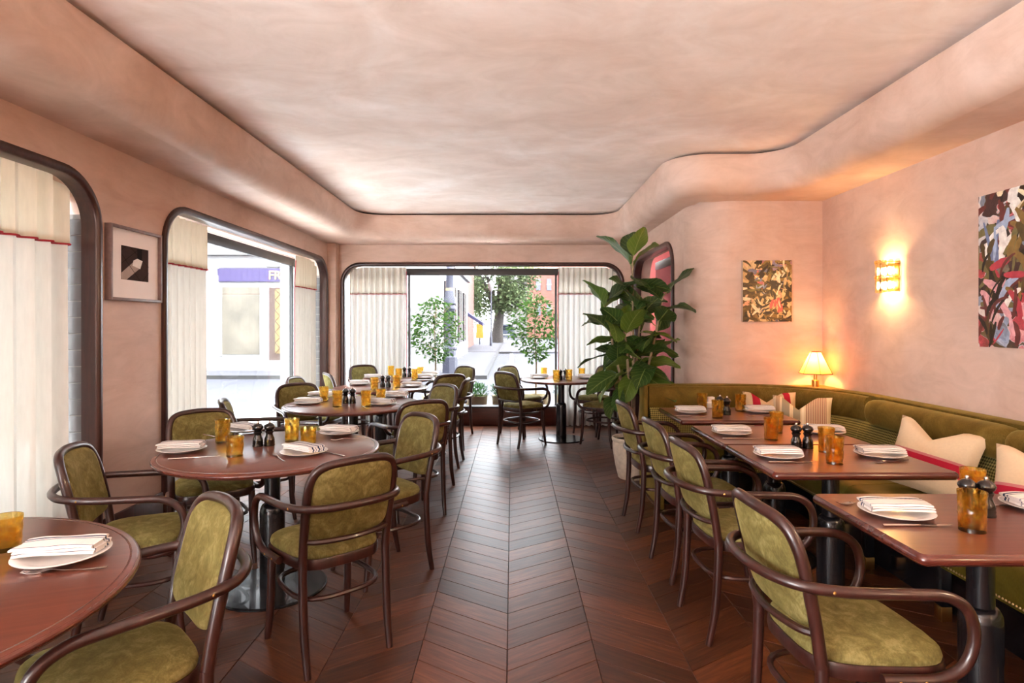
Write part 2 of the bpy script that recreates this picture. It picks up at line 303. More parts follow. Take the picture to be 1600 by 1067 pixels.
# ------------------------------------------------------------------ mesh helpers
def catmull(pts, n=6, closed=False):
    P = [Vector(p) for p in pts]; out = []; N = len(P)
    for i in range(N if closed else N - 1):
        p1, p2 = P[i], P[(i + 1) % N]
        p0 = P[i - 1] if (i or closed) else p1 * 2 - p2
        p3 = P[(i + 2) % N] if (closed or i + 2 < N) else p2 * 2 - p1
        for k in range(n):
            t = k / n
            out.append(0.5 * ((2 * p1) + (p2 - p0) * t + (2 * p0 - 5 * p1 + 4 * p2 - p3) * t * t + (3 * p1 - p0 - 3 * p2 + p3) * t ** 3))
    if not closed: out.append(P[-1])
    return out
class MB:
    def __init__(s): s.v = []; s.f = []; s.uv = None; s.mi = []
    def add(s, vs, fs, mi=0):
        b = len(s.v); s.v += [tuple(p) for p in vs]; s.f += [tuple(i + b for i in f) for f in fs]; s.mi += [mi] * len(fs); return s
    def box(s, x0, x1, y0, y1, z0, z1, mi=0):
        return s.add([(x, y, z) for x in (x0, x1) for y in (y0, y1) for z in (z0, z1)],
                     [(0, 1, 3, 2), (4, 6, 7, 5), (0, 4, 5, 1), (2, 3, 7, 6), (0, 2, 6, 4), (1, 5, 7, 3)], mi)
    def rbox(s, x0, x1, y0, y1, z0, z1, r=0.004, seg=2):
        bm = bmesh.new(); bmesh.ops.create_cube(bm, size=1.0)
        for v in bm.verts: v.co = Vector(((x0 + x1) / 2 + v.co.x * (x1 - x0), (y0 + y1) / 2 + v.co.y * (y1 - y0), (z0 + z1) / 2 + v.co.z * (z1 - z0)))
        bmesh.ops.bevel(bm, geom=bm.edges[:], offset=r, segments=seg, affect='EDGES', profile=0.5)
        bm.verts.index_update(); s.add([v.co[:] for v in bm.verts], [[v.index for v in f.verts] for f in bm.faces]); bm.free(); return s
    def tube(s, path, rad, n=10, closed=False, flat=1.0, caps=True):
        P = [Vector(p) for p in path]; N = len(P); rr = rad if isinstance(rad, (list, tuple)) else [rad] * N
        tan = []
        for i in range(N):
            a = P[i - 1] if (i or closed) else P[i]; b = P[(i + 1) % N] if (closed or i + 1 < N) else P[i]
            tan.append((b - a).normalized())
        up = Vector((0, 0, 1)) if abs(tan[0].z) < 0.9 else Vector((1, 0, 0))
        nrm = (up - tan[0] * up.dot(tan[0])).normalized(); rings = []
        for i in range(N):
            nrm = (nrm - tan[i] * nrm.dot(tan[i])).normalized(); bi = tan[i].cross(nrm)
            rings.append([P[i] + (nrm * math.cos(2 * PI * k / n) * flat + bi * math.sin(2 * PI * k / n)) * rr[i] for k in range(n)])
        vs = [p for r in rings for p in r]; fs = []
        for i in range(N if closed else N - 1):
            j = (i + 1) % N
            for k in range(n): fs.append((i * n + k, i * n + (k + 1) % n, j * n + (k + 1) % n, j * n + k))
        if not closed and caps: fs.append(tuple(range(n))[::-1]); fs.append(tuple((N - 1) * n + k for k in range(n)))
        return s.add(vs, fs)
    def lathe(s, prof, n=24, c=(0, 0, 0), fn=None):
        vs, fs = [], []; m = len(prof)
        for r, z in prof:
            for k in range(n):
                a = 2 * PI * k / n; q = r if fn is None else fn(r, z, a)
                vs.append((c[0] + q * math.cos(a), c[1] + q * math.sin(a), c[2] + z))
        for i in range(m - 1):
            for k in range(n): fs.append((i * n + k, i * n + (k + 1) % n, (i + 1) * n + (k + 1) % n, (i + 1) * n + k))
        if prof[0][0] > 1e-5: fs.append(tuple(range(n))[::-1])
        if prof[-1][0] > 1e-5: fs.append(tuple((m - 1) * n + k for k in range(n)))
        return s.add(vs, fs)
    def rings(s, rings, cap0=True, cap1=True):
        n = len(rings[0]); vs = [p for r in rings for p in r]; fs = []
        for i in range(len(rings) - 1):
            for k in range(n): fs.append((i * n + k, i * n + (k + 1) % n, (i + 1) * n + (k + 1) % n, (i + 1) * n + k))
        if cap0: fs.append(tuple(range(n))[::-1])
        if cap1: fs.append(tuple((len(rings) - 1) * n + k for k in range(n)))
        return s.add(vs, fs)
    def strip(s, rows, closed=False, mi=0):
        """grid of equal rows"""
        n = len(rows[0]); vs = [p for r in rows for p in r]; fs = []
        for i in range(len(rows) - 1):
            for k in range(n if closed else n - 1): fs.append((i * n + k, i * n + (k + 1) % n, (i + 1) * n + (k + 1) % n, (i + 1) * n + k))
        return s.add(vs, fs, mi)
    def poly(s, outline, h0, h1, to3=lambda x, y, h: (x, y, h), mi=0):
        """flat polygon given thickness between h0 and h1"""
        n = len(outline); tri = tessellate_polygon([[Vector((p[0], p[1], 0)) for p in outline]])
        vs = [to3(p[0], p[1], h0) for p in outline] + [to3(p[0], p[1], h1) for p in outline]
        fs = [tuple(t) for t in tri] + [tuple(i + n for i in t[::-1]) for t in tri] + [(i, (i + 1) % n, n + (i + 1) % n, n + i) for i in range(n)]
        return s.add(vs, fs, mi)
    def mesh(s, name, mats, ang=38, smooth=True):
        me = bpy.data.meshes.new(name); me.from_pydata(s.v, [], s.f); me.update()
        for m in (mats if isinstance(mats, (list, tuple)) else [mats]): me.materials.append(M[m])
        if any(s.mi): me.polygons.foreach_set('material_index', s.mi)
        bm = bmesh.new(); bm.from_mesh(me); bmesh.ops.recalc_face_normals(bm, faces=bm.faces[:]); bm.to_mesh(me); bm.free()
        if smooth:
            me.shade_smooth(); me.set_sharp_from_angle(angle=R(ang))
        if s.uv:
            lay = me.uv_layers.new(name='UVMap')
            for lp in me.loops: lay.data[lp.index].uv = s.uv[lp.vertex_index]
        return me
    def build(s, name, mats, parent=None, **kw): return put(name, s.mesh(name, mats, **kw), parent)
def put(name, me, parent=None, loc=None, rot=None):
    o = bpy.data.objects.new(name, me); C.objects.link(o)
    if parent is not None: o.parent = parent
    if loc is not None: o.location = loc
    if rot is not None: o.rotation_euler = rot
    return o
def tag(o, label=None, cat=None, group=None, kind=None):
    for k, v in (('label', label), ('category', cat), ('group', group), ('kind', kind)):
        if v: o[k] = v
    return o
def thing(name, label, cat, loc=(0, 0, 0), rz=0.0, group=None):
    o = put(name, None, None, loc, (0, 0, rz)); o.empty_display_size = 0.1
    return tag(o, label, cat, group)
def struct(name, loc=(0, 0, 0), rz=0.0, label=None):
    o = put(name, None, None, loc, (0, 0, rz)); o.empty_display_size = 0.1
    return tag(o, label, None, None, 'structure')
KIDS = {}
def copy_tree(o, parent=None, depth=0):
    c = o.copy(); C.objects.link(c); c.parent = parent
    for ch in [x for x in C.objects if x.parent == o] if o not in KIDS else KIDS[o]: copy_tree(ch, c, depth + 1)
    return c
def remember(o):
    KIDS[o] = [x for x in C.objects if x.parent == o]
    for c in KIDS[o]: remember(c)
def dup(proto, used, label, loc, rz, group):
    if proto not in KIDS: remember(proto)
    o = proto if not used[0] else copy_tree(proto); used[0] = True
    o.location = loc; o.rotation_euler = (0, 0, rz); return tag(o, label, None, group)
def floor_pt(x, y, z=0.0):
    d = F * (H - z) / (y - HY); return Vector(((x - CX) * d / F, d, z))
def fillet(pts, rads, n=10):
    """open polyline with rounded corners"""
    out = [Vector(pts[0])]
    for i in range(1, len(pts) - 1):
        p, a, b = Vector(pts[i]), Vector(pts[i - 1]), Vector(pts[i + 1]); r = rads[i]
        if r <= 0: out.append(p); continue
        d1, d2 = (a - p).normalized(), (b - p).normalized(); th = d1.angle(d2); t = r / math.tan(th / 2)
        c = p + (d1 + d2).normalized() * (r / math.sin(th / 2)); s0, s1 = p + d1 * t, p + d2 * t
        a0 = math.atan2(s0.y - c.y, s0.x - c.x); a1 = math.atan2(s1.y - c.y, s1.x - c.x); da = (a1 - a0 + PI) % (2 * PI) - PI
        out += [c + Vector((math.cos(a0 + da * k / n), math.sin(a0 + da * k / n))) * r for k in range(n + 1)]
    out.append(Vector(pts[-1])); return out
def offset(path, d):
    """offset an open 2-D polyline to its right by d"""
    out = []
    for i, p in enumerate(path):
        a = path[max(i - 1, 0)]; b = path[min(i + 1, len(path) - 1)]; t1 = (p - a).normalized() if i else (b - p).normalized(); t2 = (b - p).normalized() if i + 1 < len(path) else t1
        n1, n2 = Vector((t1.y, -t1.x)), Vector((t2.y, -t2.x)); n = (n1 + n2).normalized(); out.append(p + n * (d / max(0.3, n.dot(n1))))
    return out

# ------------------------------------------------------------------ the room
XL, XR, XP, YF, YA, YB = -2.48, 2.75, 1.62, 8.14, 5.27, -3.0
ZS, ZC = 2.50, 2.82
rnd = random.Random(4)

floor = MB().box(-2.9, 3.1, YB, 8.6, -0.10, -0.012).build('floor', 'floor_base'); tag(floor, 'dark oak floor laid in wide chevron strips', None, None, 'structure')
SW, DY, SP, GAP = 0.375, 0.245, 0.16, 0.0011
def plank(k, y):
    """a parallelogram plank of strip k whose left lower corner lies at y"""
    s = 1 if k % 2 == 0 else -1
    x0, x1 = -SW / 2 + GAP, SW / 2 - GAP; b = 0.0016
    q = lambda x, yy, z: (x, yy + s * DY * x / SW, z)
    top = [q(x0 + b, -SP / 2 + GAP + b, 0), q(x1 - b, -SP / 2 + GAP + b, 0), q(x1 - b, SP / 2 - GAP - b, 0), q(x0 + b, SP / 2 - GAP - b, 0)]
    low = [q(x0, -SP / 2 + GAP, -0.0016), q(x1, -SP / 2 + GAP, -0.0016), q(x1, SP / 2 - GAP, -0.0016), q(x0, SP / 2 - GAP, -0.0016)]
    bot = [(p[0], p[1], -0.012) for p in low]
    return top + low + bot, [(0, 1, 2, 3), (4, 5, 1, 0), (5, 6, 2, 1), (6, 7, 3, 2), (7, 4, 0, 3), (8, 9, 5, 4), (9, 10, 6, 5), (10, 11, 7, 6), (11, 8, 4, 7)], [(0, 0), (1, 0), (1, 1), (0, 1)] * 3
PUV = [(u * 0.45, v * 0.13) for u, v in [(0, 0), (1, 0), (1, 1), (0, 1)] * 3]
pm = []
for k in (0, 1):
    b = MB(); vs, fs, uv = plank(k, 0); b.add(vs, fs); b.uv = PUV; pm.append(b.mesh('plank', 'oak_plank', smooth=False))
spots = []
for k in range(-7, 8):
    xc = -0.02 + SW * (k + 0.5)
    if xc > XR or xc < XL: continue
    j = 0
    while True:
        y = YB + 0.12 + j * SP + (0.05 if k % 2 else 0.05); j += 1
        if y > 8.35: break
        if xc > XP + 0.3 and y > YA + 0.1: continue
        spots.append((k, xc, y))
front = sorted([s for s in spots if s[2] > 2.05 and -2.3 < s[1] < 2.1], key=lambda s: s[2] + 0.25 * abs(s[1]))[:300]
fs_ = set(front)
for k, xc, y in front: put('plank', pm[k % 2], floor, (xc, y, 0))
b = MB(); b.uv = []
for s in spots:
    if s in fs_: continue
    vs, fs, uv = plank(s[0], 0); b.add([(p[0] + s[1], p[1] + s[2], p[2]) for p in vs], fs); b.uv += PUV
pf = b.build('plank_field', 'oak_plank', floor, smooth=False); pf['kind'] = 'stuff'

ceil = MB().box(-2.9, 3.2, YB, 8.5, ZC, ZC + 0.1).build('ceiling', 'plaster_ceiling'); tag(ceil, 'mottled pink plaster ceiling', None, None, 'structure')
# dropped soffit that runs round the room, with the S-bend on the right
inner = fillet([(-1.92, YB), (-1.92, 7.55), (1.30, 7.55), (1.30, 4.86), (2.20, 4.86), (2.20, YB)], [0, 0.30, 0.30, 0.34, 0.30, 0], 14)
dens = []
for a, b_ in zip(inner[:-1], inner[1:]):
    L = (b_ - a).length; m = max(1, int(L / 0.4)); dens += [a.lerp(b_, t / m) for t in range(m)]
inner = dens + [inner[-1]]
# the room lies to the right of this path, so the soffit is at its left: negative offset
prof = [(0.10, ZC - 0.022), (0.0, ZC - 0.022), (-0.004, ZC - 0.04)] + [(0.0 + 0.0 * k, z) for k, z in ((0, 2.74),)] + [(0.012, 2.685)]
for k in range(0, 9):
    a = PI / 2 * k / 8; prof.append((0.015 + 0.15 * (1 - math.cos(a)), ZS + 0.15 * (1 - math.sin(a))))
rows = [[(p.x, p.y, z) for p in offset(inner, -u)] for u, z in prof]
b = MB().strip(rows)
edge = offset(inner, -prof[-1][0])
outer = [Vector(p) for p in ((XL - 0.05, YB), (XL - 0.05, YF + 0.05), (XP + 0.05, YF + 0.05), (XP + 0.05, YA + 0.05), (XR + 0.05, YA + 0.05), (XR + 0.05, YB))]
ol = edge + outer[::-1]; tri = tessellate_polygon([[Vector((p.x, p.y, 0)) for p in ol]])
b.add([(p.x, p.y, ZS) for p in ol], [tuple(t) for t in tri])
sof = b.build('ceiling_soffit', 'plaster', ang=60); tag(sof, 'rounded pink plaster soffit curving round the ceiling', None, None, 'structure')
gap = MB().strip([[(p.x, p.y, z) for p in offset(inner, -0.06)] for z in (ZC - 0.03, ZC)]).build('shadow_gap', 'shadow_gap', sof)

def arch(x0, x1, ztop, r, n=10, ins=0.0, z0=0.0):
    """outline of an opening with round upper corners, from lower left over the top to lower right"""
    a, c, zt, rr = x0 + ins, x1 - ins, ztop - ins, r - ins
    pts = [(a, z0)] + [(a + rr - rr * math.cos(PI / 2 * k / n), zt - rr + rr * math.sin(PI / 2 * k / n)) for k in range(n + 1)]
    pts += [(c - rr + rr * math.sin(PI / 2 * k / n), zt - rr + rr * math.cos(PI / 2 * k / n)) for k in range(n + 1)] + [(c, z0)]
    return pts
def wall(name, origin, rz, L, holes, label, thick=0.34, h=2.9, mat='plaster'):
    ol = [(0, 0)]
    for x0, x1, zt, r in holes: ol += arch(x0, x1, zt, r)
    ol += [(L, 0), (L, h), (0, h)]
    o = MB().poly(ol, 0.0, thick, lambda x, y, q: (x, q, y)).build(name, mat, ang=30)
    o.location = (*origin, 0); o.rotation_euler = (0, 0, rz); return tag(o, label, None, None, 'structure')
WA, WB = (0.05, 3.57), (4.22, 7.95)
lh = [(0.20, 2.75, 2.28, 0.30), (WA[0] - YB, WA[1] - YB, 2.28, 0.30), (WB[0] - YB, WB[1] - YB, 2.28, 0.30)]  # first opening is added unseen, to let fill light in behind the camera
wall('wall_left', (XL, YB), R(90), YF - YB + 0.34, lh, 'pink plaster wall with two arched street windows')
FW = (-2.33, 1.52)
wall('wall_far', (XL, YF), 0, XP - XL, [(FW[0] - XL, FW[1] - XL, 2.245, 0.26)], 'pink plaster wall round the far window')
PW = (5.95, 7.85)
wall('wall_partition', (XP, YF), R(-90), YF - 5.62, [(YF - PW[1], YF - PW[0], 2.26, 0.28)], 'pink plaster wall behind the fig with an arched window', 0.2)
cornp = fillet([(XP, 5.63), (XP, YA), (XR + 0.1, YA)], [0, 0.35, 0], 14)
MBc = MB().poly([(p.x, p.y) for p in cornp] + [(p.x, p.y) for p in offset(cornp, -0.2)][::-1], 0, 2.9)
tag(MBc.build('wall_alcove', 'plaster', ang=30), 'pink plaster wall of the banquette alcove with rounded corner', None, None, 'structure')
tag(MB().box(XR, XR + 0.2, YB, YA + 0.2, 0, 2.9).build('wall_right', 'plaster'), 'pink plaster wall above the banquette', None, None, 'structure')
wall('wall_back', (XR, YB), R(180), XR - XL, [], 'pink plaster wall behind the camera', 0.3)
tag(MB().box(XL, -2.365, 7.98, YF, 0, ZS).build('trim_1', 'plaster'), 'narrow pink plaster pier in the far left corner', None, None, 'structure')
bbd = MB().rbox(XL, XL + 0.022, WA[1] + 0.02, WB[0] - 0.02, 0, 0.225, 0.006).build('baseboard_left', 'frame_wood'); tag(bbd, 'tall dark wood baseboard under the framed photograph', None, None, 'structure')
tag(MB().rbox(XP - 0.02, XP, 5.63, PW[0] - 0.02, 0, 0.225, 0.006).build('baseboard_partition', 'frame_wood'), 'dark wood baseboard behind the fig', None, None, 'structure')

def window(name, origin, rz, x0, x1, zt, r, label, sill=0.27, tile_side=None, depth=0.34, mull=(), head=0.07, glass='window_glass'):
    """local x along the wall, y outwards"""
    root = struct(name, (*origin, 0), rz, label)
    # moulded wooden architrave and lining
    prof = [(-0.012, 0.0), (-0.012, -0.018), (0.0, -0.026), (0.020, -0.028), (0.034, -0.022), (0.040, -0.006), (0.040, 0.075), (0.0, 0.075)]
    rows = []
    for ins, y in prof: rows.append([(px, y, pz) for px, pz in arch(x0, x1, zt, r, 12, ins)])
    MB().strip(rows).build('frame', 'frame_wood', root, ang=50)
    # base panel below the glass, head bar, glazing bars, glass
    MB().rbox(x0 + 0.02, x1 - 0.02, 0.16, depth - 0.02, 0.0, sill - 0.025, 0.004).build('base_panel', 'base_wood', root)
    MB().rbox(x0 + 0.02, x1 - 0.02, 0.15, depth, sill - 0.025, sill, 0.006).build('sill', 'glass_bar_dark', root)
    MB().rbox(x0 + 0.05, x1 - 0.05, 0.255, 0.295, zt - head - 0.07, zt - 0.045, 0.004).build('head_bar', 'glass_bar_dark', root)
    for m in mull: MB().rbox(m - 0.014, m + 0.014, 0.255, 0.295, sill, zt - 0.1, 0.003).build('glazing_bar', 'glass_bar_dark', root)
    MB().box(x0 + 0.01, x1 - 0.01, 0.272, 0.278, sill, zt - 0.05).build('pane', glass, root)
    if tile_side:
        n = 0; th = 0.098
        MB().box(x1 - 0.012, x1 + 0.002, 0.076, depth, sill, zt - 0.2).build('grout', 'grout', root)
        tm = MB().rbox(-0.008, 0.0, 0, 0.125, 0, th - 0.005, 0.0015, 1).mesh('tile', 'tile_grey')
        z = sill + 0.003
        while z < zt - 0.30:
            for q in range(2): put('tile', tm, root, (x1 - 0.011, 0.079 + q * 0.130, z))
            z += th
    return root
window('window_1', (XL, YB), R(90), WA[0] - YB, WA[1] - YB, 2.28, 0.30, 'near arched wooden window hung with cream curtains', tile_side=True)
window('window_2', (XL, YB), R(90), WB[0] - YB, WB[1] - YB, 2.28, 0.30, 'second arched wooden window looking onto the shopfront', tile_side=True, mull=(7.43 - YB,))
window('window_3', (0, YF), 0, FW[0], FW[1], 2.245, 0.26, 'wide arched wooden window at the far end', mull=(-1.45, 0.62), glass='window_glass_far')
window('window_4', (XP, YF), R(-90), YF - PW[1], YF - PW[0], 2.26, 0.28, 'arched window behind the fig tree', depth=0.30)

# curtains
def curtain(label, origin, rz, x0, x1, zt, edge, r=0.3, xc=None, y=0.12, z0=0.012, flap=0.37, pitch=0.085, amp=0.022, seed=1, cut=None, mats=('linen', 'linen_flap')):
    rr = random.Random(seed); root = thing('curtain', label, 'curtain', (*origin, 0), rz, 'cream curtains with red trim')
    L = x1 - x0; n = int(L / pitch) * 8 + 1
    ph = [0.0]; 
    for i in range(n - 1): ph.append(ph[-1] + 2 * PI / 8 * rr.uniform(0.8, 1.2))
    av = [amp * (0.75 + 0.5 * rr.random()) for _ in range(n)]
    def top(x):            # follows the round corner of the opening when the curtain meets it
        if cut is None: return zt
        c0, side = cut; d = (c0 - x) * side
        if d >= r: return zt
        d = max(d, 0.0); return zt - r + math.sqrt(max(0, r * r - (r - d) ** 2))
    def sheet(za, zb, dy, k, grow=1.0):
        rows = []
        for t in range(k + 1):
            row = []
            for i in range(n):
                x = x0 + L * i / (n - 1); zu = top(x) if za is None else za; z = zb + (zu - zb) * t / k
                g = grow * (0.8 + 0.35 * (1 - (z - z0) / (zt - z0)))
                row.append((x, y + dy + av[i] * g * math.sin(ph[i]), z))
            rows.append(row)
        return rows
    zb = zt - flap; MB().strip(sheet(zb + 0.03, z0, 0, 8)).build('drape', mats[0], root)
    MB().strip(sheet(None, zb, -0.012, 3, 1.05)).build('valance', mats[1], root)
    MB().tube([(x0 + L * i / (n - 1), y - 0.017 + av[i] * 1.05 * 0.8 * math.sin(ph[i]), zb) for i in range(n)], 0.006, 5).build('red_piping', 'red_trim', root)
    ex = x0 if edge < 0 else x1; i = 0 if edge < 0 else n - 1
    MB().tube([(ex, y + av[i] * math.sin(ph[i]) * 0.8, z0), (ex, y + av[i] * math.sin(ph[i]) * 0.8, zb), (ex, y - 0.014 + av[i] * math.sin(ph[i]) * 0.8, zt - 0.06)], 0.005, 5).build('edge_piping', 'red_trim', root)
    return root
LW = (XL, YB)
curtain('cream curtain filling the near left window', LW, R(90), 1.2 - YB, 3.505 - YB, 2.262, 1, y=0.145, seed=2, pitch=0.115, amp=0.032, flap=0.39)
curtain('cream curtain at the near end of the shopfront window', LW, R(90), 4.27 - YB, 5.06 - YB, 2.235, 1, seed=3, cut=(4.24 - YB, -1))
curtain('cream curtain at the far end of the shopfront window', LW, R(90), 7.12 - YB, 7.84 - YB, 2.235, -1, seed=4, cut=(7.93 - YB, 1))
curtain('white curtain on the left of the far window', (0, YF), 0, -2.24, -1.46, 2.20, 1, seed=5, pitch=0.075, r=0.24, cut=(-2.30, -1), y=0.10, amp=0.03, mats=('linen_far', 'linen_flap_far'))
curtain('white curtain beside the fig in the far window', (0, YF), 0, 0.64, 1.47, 2.20, -1, seed=6, pitch=0.075, r=0.24, cut=(1.50, 1), y=0.10, amp=0.03, mats=('linen_far', 'linen_flap_far'))

sp_ = thing('ceiling_speaker', 'round flush speaker grille in the soffit before the far window', 'speaker', (-0.17, 7.86, ZS))
MB().lathe([(0.0, -0.004), (0.125, -0.004), (0.128, 0.0)], 40).build('grille', 'grille', sp_); MB().lathe([(0.128, 0.0), (0.130, -0.007), (0.148, -0.007), (0.150, 0.0)], 40).build('rim', 'grille', sp_)

# ------------------------------------------------------------------ chairs
def yb(z): return -0.185 - 0.085 * max(0.0, (z - 0.44) / 0.41) ** 1.25
def bow(x): return -0.030 * (1 - (x / 0.19) ** 2)
def seat_outline(s, z, n=36, dx=0.0):
    out = []
    for k in range(n):
        a = 2 * PI * k / n; c, q = math.cos(a), math.sin(a)
        x = math.copysign(abs(c) ** 0.5, c); y = math.copysign(abs(q) ** 0.55, q)
        wd = 0.205 + 0.022 * y
        out.append(((x * wd + dx) * s, 0.005 + y * 0.205 * s, z))
    return out
def make_chair():
    t = thing('dining_armchair', 'bentwood armchair', 'chair')
    for sx in (-1, 1):
        MB().tube(catmull([(sx * 0.185, -0.185, 0.455), (sx * 0.186, -0.188, 0.33), (sx * 0.185, -0.200, 0.15), (sx * 0.182, -0.228, 0.0)], 5), [0.018] * 6 + [0.0178] * 5 + [0.017, 0.016, 0.0155, 0.015, 0.014], 10).build('leg', 'walnut', t)
        MB().tube(catmull([(sx * 0.180, 0.170, 0.42), (sx * 0.182, 0.172, 0.30), (sx * 0.184, 0.180, 0.14), (sx * 0.190, 0.200, 0.0)], 5), [0.019] * 6 + [0.018] * 5 + [0.017, 0.016, 0.0155, 0.0145, 0.0135], 10).build('leg', 'walnut', t)
    # hoop of the back
    P = [(0.185, 0.44), (0.187, 0.54), (0.189, 0.64), (0.189, 0.72), (0.184, 0.775), (0.165, 0.822), (0.125, 0.845), (0.06, 0.853), (0.0, 0.855)]
    P = P + [(-x, z) for x, z in P[:-1][::-1]]
    MB().tube(catmull([(x, yb(z) + (bow(x) if z > 0.7 else bow(x) * max(0, (z - 0.44) / 0.26)), z) for x, z in P], 4), 0.018, 10).build('back_frame', 'walnut', t)
    # padded back panel
    def panel(sc_, th):
        pts = []
        for k in range(40):
            a = 2 * PI * k / 40; c, q = math.cos(a), math.sin(a)
            x = math.copysign(abs(c) ** 0.42, c) * 0.176; v = math.copysign(abs(q) ** (0.42 if q > 0 else 0.34), q)
            z = 0.688 + v * 0.157 * (1 - (1 - sc_) * 0.8); x *= sc_
            pts.append((x, yb(z) + bow(x) * max(0, min(1, (z - 0.44) / 0.26)) + th, z))
        return pts
    MB().rings([panel(0.0, -0.020), panel(0.55, -0.020), panel(0.92, -0.017), panel(0.985, -0.010), panel(1.0, 0.0), panel(0.99, 0.012), panel(0.95, 0.022), panel(0.85, 0.029), panel(0.5, 0.034), panel(0.0, 0.035)], False, False).build('back_cushion', 'velvet', t, ang=80)
    MB().tube(catmull([(-0.185, yb(0.535), 0.535), (-0.13, yb(0.535) - 0.035, 0.533), (0, yb(0.535) - 0.055, 0.532), (0.13, yb(0.535) - 0.035, 0.533), (0.185, yb(0.535), 0.535)], 5), 0.0115, 8).build('back_rail', 'walnut', t)
    MB().rings([seat_outline(0.95, 0.40), seat_outline(0.99, 0.404), seat_outline(1.0, 0.415), seat_outline(1.0, 0.438), seat_outline(0.985, 0.447), seat_outline(0.9, 0.449)]).build('seat_rim', 'walnut', t, ang=50)
    MB().rings([seat_outline(0.965, 0.446), seat_outline(0.975, 0.458), seat_outline(0.955, 0.472), seat_outline(0.90, 0.482), seat_outline(0.72, 0.491), seat_outline(0.4, 0.496), seat_outline(0.02, 0.497)]).build('seat_cushion', 'velvet', t, ang=80)
    h = [(0.222, -0.035, 0.424), (0.228, 0.04, 0.424), (0.233, 0.12, 0.428), (0.238, 0.185, 0.462), (0.242, 0.212, 0.535), (0.244, 0.196, 0.615), (0.245, 0.135, 0.658), (0.246, 0.04, 0.668), (0.242, -0.08, 0.672), (0.228, -0.19, 0.677), (0.190, -0.268, 0.682), (0.11, -0.318, 0.686), (0.0, -0.332, 0.688)]
    h = h + [(-x, y, z) for x, y, z in h[:-1][::-1]]
    MB().tube(catmull(h, 5), 0.0158, 10).build('armrest', 'walnut', t)
    ring = [(0.150 * (1 if c else -1), 0, 0) for c in (0, 1)]
    rp = []
    for k in range(28):
        a = 2 * PI * k / 28; c, q = math.cos(a), math.sin(a)
        rp.append((math.copysign(abs(c) ** 0.62, c) * 0.184, -0.010 + math.copysign(abs(q) ** 0.62, q) * 0.186, 0.285))
    MB().tube(rp, 0.0108, 8, closed=True).build('stretcher_ring', 'walnut', t)
    sm = MB().lathe([(0.0, 0.0035), (0.003, 0.003), (0.005, 0.0)], 8).mesh('screw', 'brass')
    for sx in (-1, 1):
        put('screw', sm, t, (sx * 0.2405, 0.005, 0.424), (0, R(90) * sx, 0)); put('screw', sm, t, (sx * 0.2445, 0.075, 0.425), (0, R(90) * sx, 0)); put('screw', sm, t, (sx * 0.244, -0.185, 0.677), (0, R(90) * sx, R(30) * -sx))
    return t
chair0, cu = make_chair(), [False]
def chair(x, y, fx, fy, label, group):
    return dup(chair0, cu, label, (x, y, 0), math.atan2(fy, fx) - PI / 2, group)
G1, G2, G3 = 'armchairs at the round tables by the windows', 'armchairs along the banquette tables', 'armchairs at the far round table'
chair(-1.10, 1.64, -0.72, -0.69, 'nearest left armchair, cropped by the bottom edge, pulled up to the cropped round table', G1)
chair(-1.68, 2.72, 0.95, 0.30, 'green velvet armchair in front of the near curtain, facing right', G1)
chair(-1.79, 3.55, 0.62, -0.78, 'armchair behind the second round table, its back against the shopfront window curtain', G1)
chair(-0.82, 2.64, -0.66, 0.75, 'armchair in the left foreground seen from behind with its dark back', G1)
chair(-0.75, 3.40, -0.74, -0.67, 'armchair showing its olive front at the aisle side of the second round table', G1)
chair(-1.82, 4.40, 0.93, 0.36, 'armchair by the window between the second and third round tables, facing right', G1)
chair(-1.80, 5.24, 0.62, -0.78, 'armchair behind the third round table on the window side', G1)
chair(-0.77, 4.49, -0.52, 0.85, 'dark-backed armchair at the near aisle side of the third round table', G1)
chair(-0.80, 5.18, -0.72, -0.69, 'olive-fronted armchair at the far aisle side of the third round table', G1)
chair(-1.98, 6.12, 0.97, -0.12, 'armchair on the window side of the fourth round table', G1)
chair(-0.74, 6.02, -0.98, 0.05, 'armchair seen edge-on at the aisle side of the fourth round table', G1)
chair(-1.84, 6.84, 0.85, 0.50, 'armchair by the corner pier facing the corner round table', G1)
chair(-1.83, 7.76, 0.62, -0.78, 'armchair against the far left curtain', G1)
chair(-0.82, 6.72, -0.56, 0.83, 'dark-backed armchair on the near side of the corner round table', G1)
chair(-0.80, 7.64, -0.70, -0.71, 'armchair under the lamp post view, far aisle side of the corner round table', G1)
chair(1.04, 1.86, 1.0, 0.06, 'nearest right armchair with mottled green seat, cropped by the bottom edge', G2)
chair(1.075, 2.80, 1.0, 0.07, 'second armchair from the camera in the banquette row', G2)
chair(1.075, 3.41, 1.0, 0.07, 'third armchair from the camera in the banquette row', G2)
chair(1.06, 4.21, 1.0, 0.07, 'farthest armchair in the banquette row, beside the stone pot', G2)
chair(0.12, 7.01, 0.75, 0.66, 'armchair seen from behind at the near left of the far round table', G3)
chair(1.08, 7.01, -0.75, 0.66, 'armchair seen from behind at the near right of the far round table', G3)
chair(0.14, 7.70, 0.75, -0.66, 'armchair at the far left of the far round table, before the glass', G3)
chair(1.07, 7.70, -0.75, -0.66, 'armchair at the far right of the far round table, before the curtain', G3)

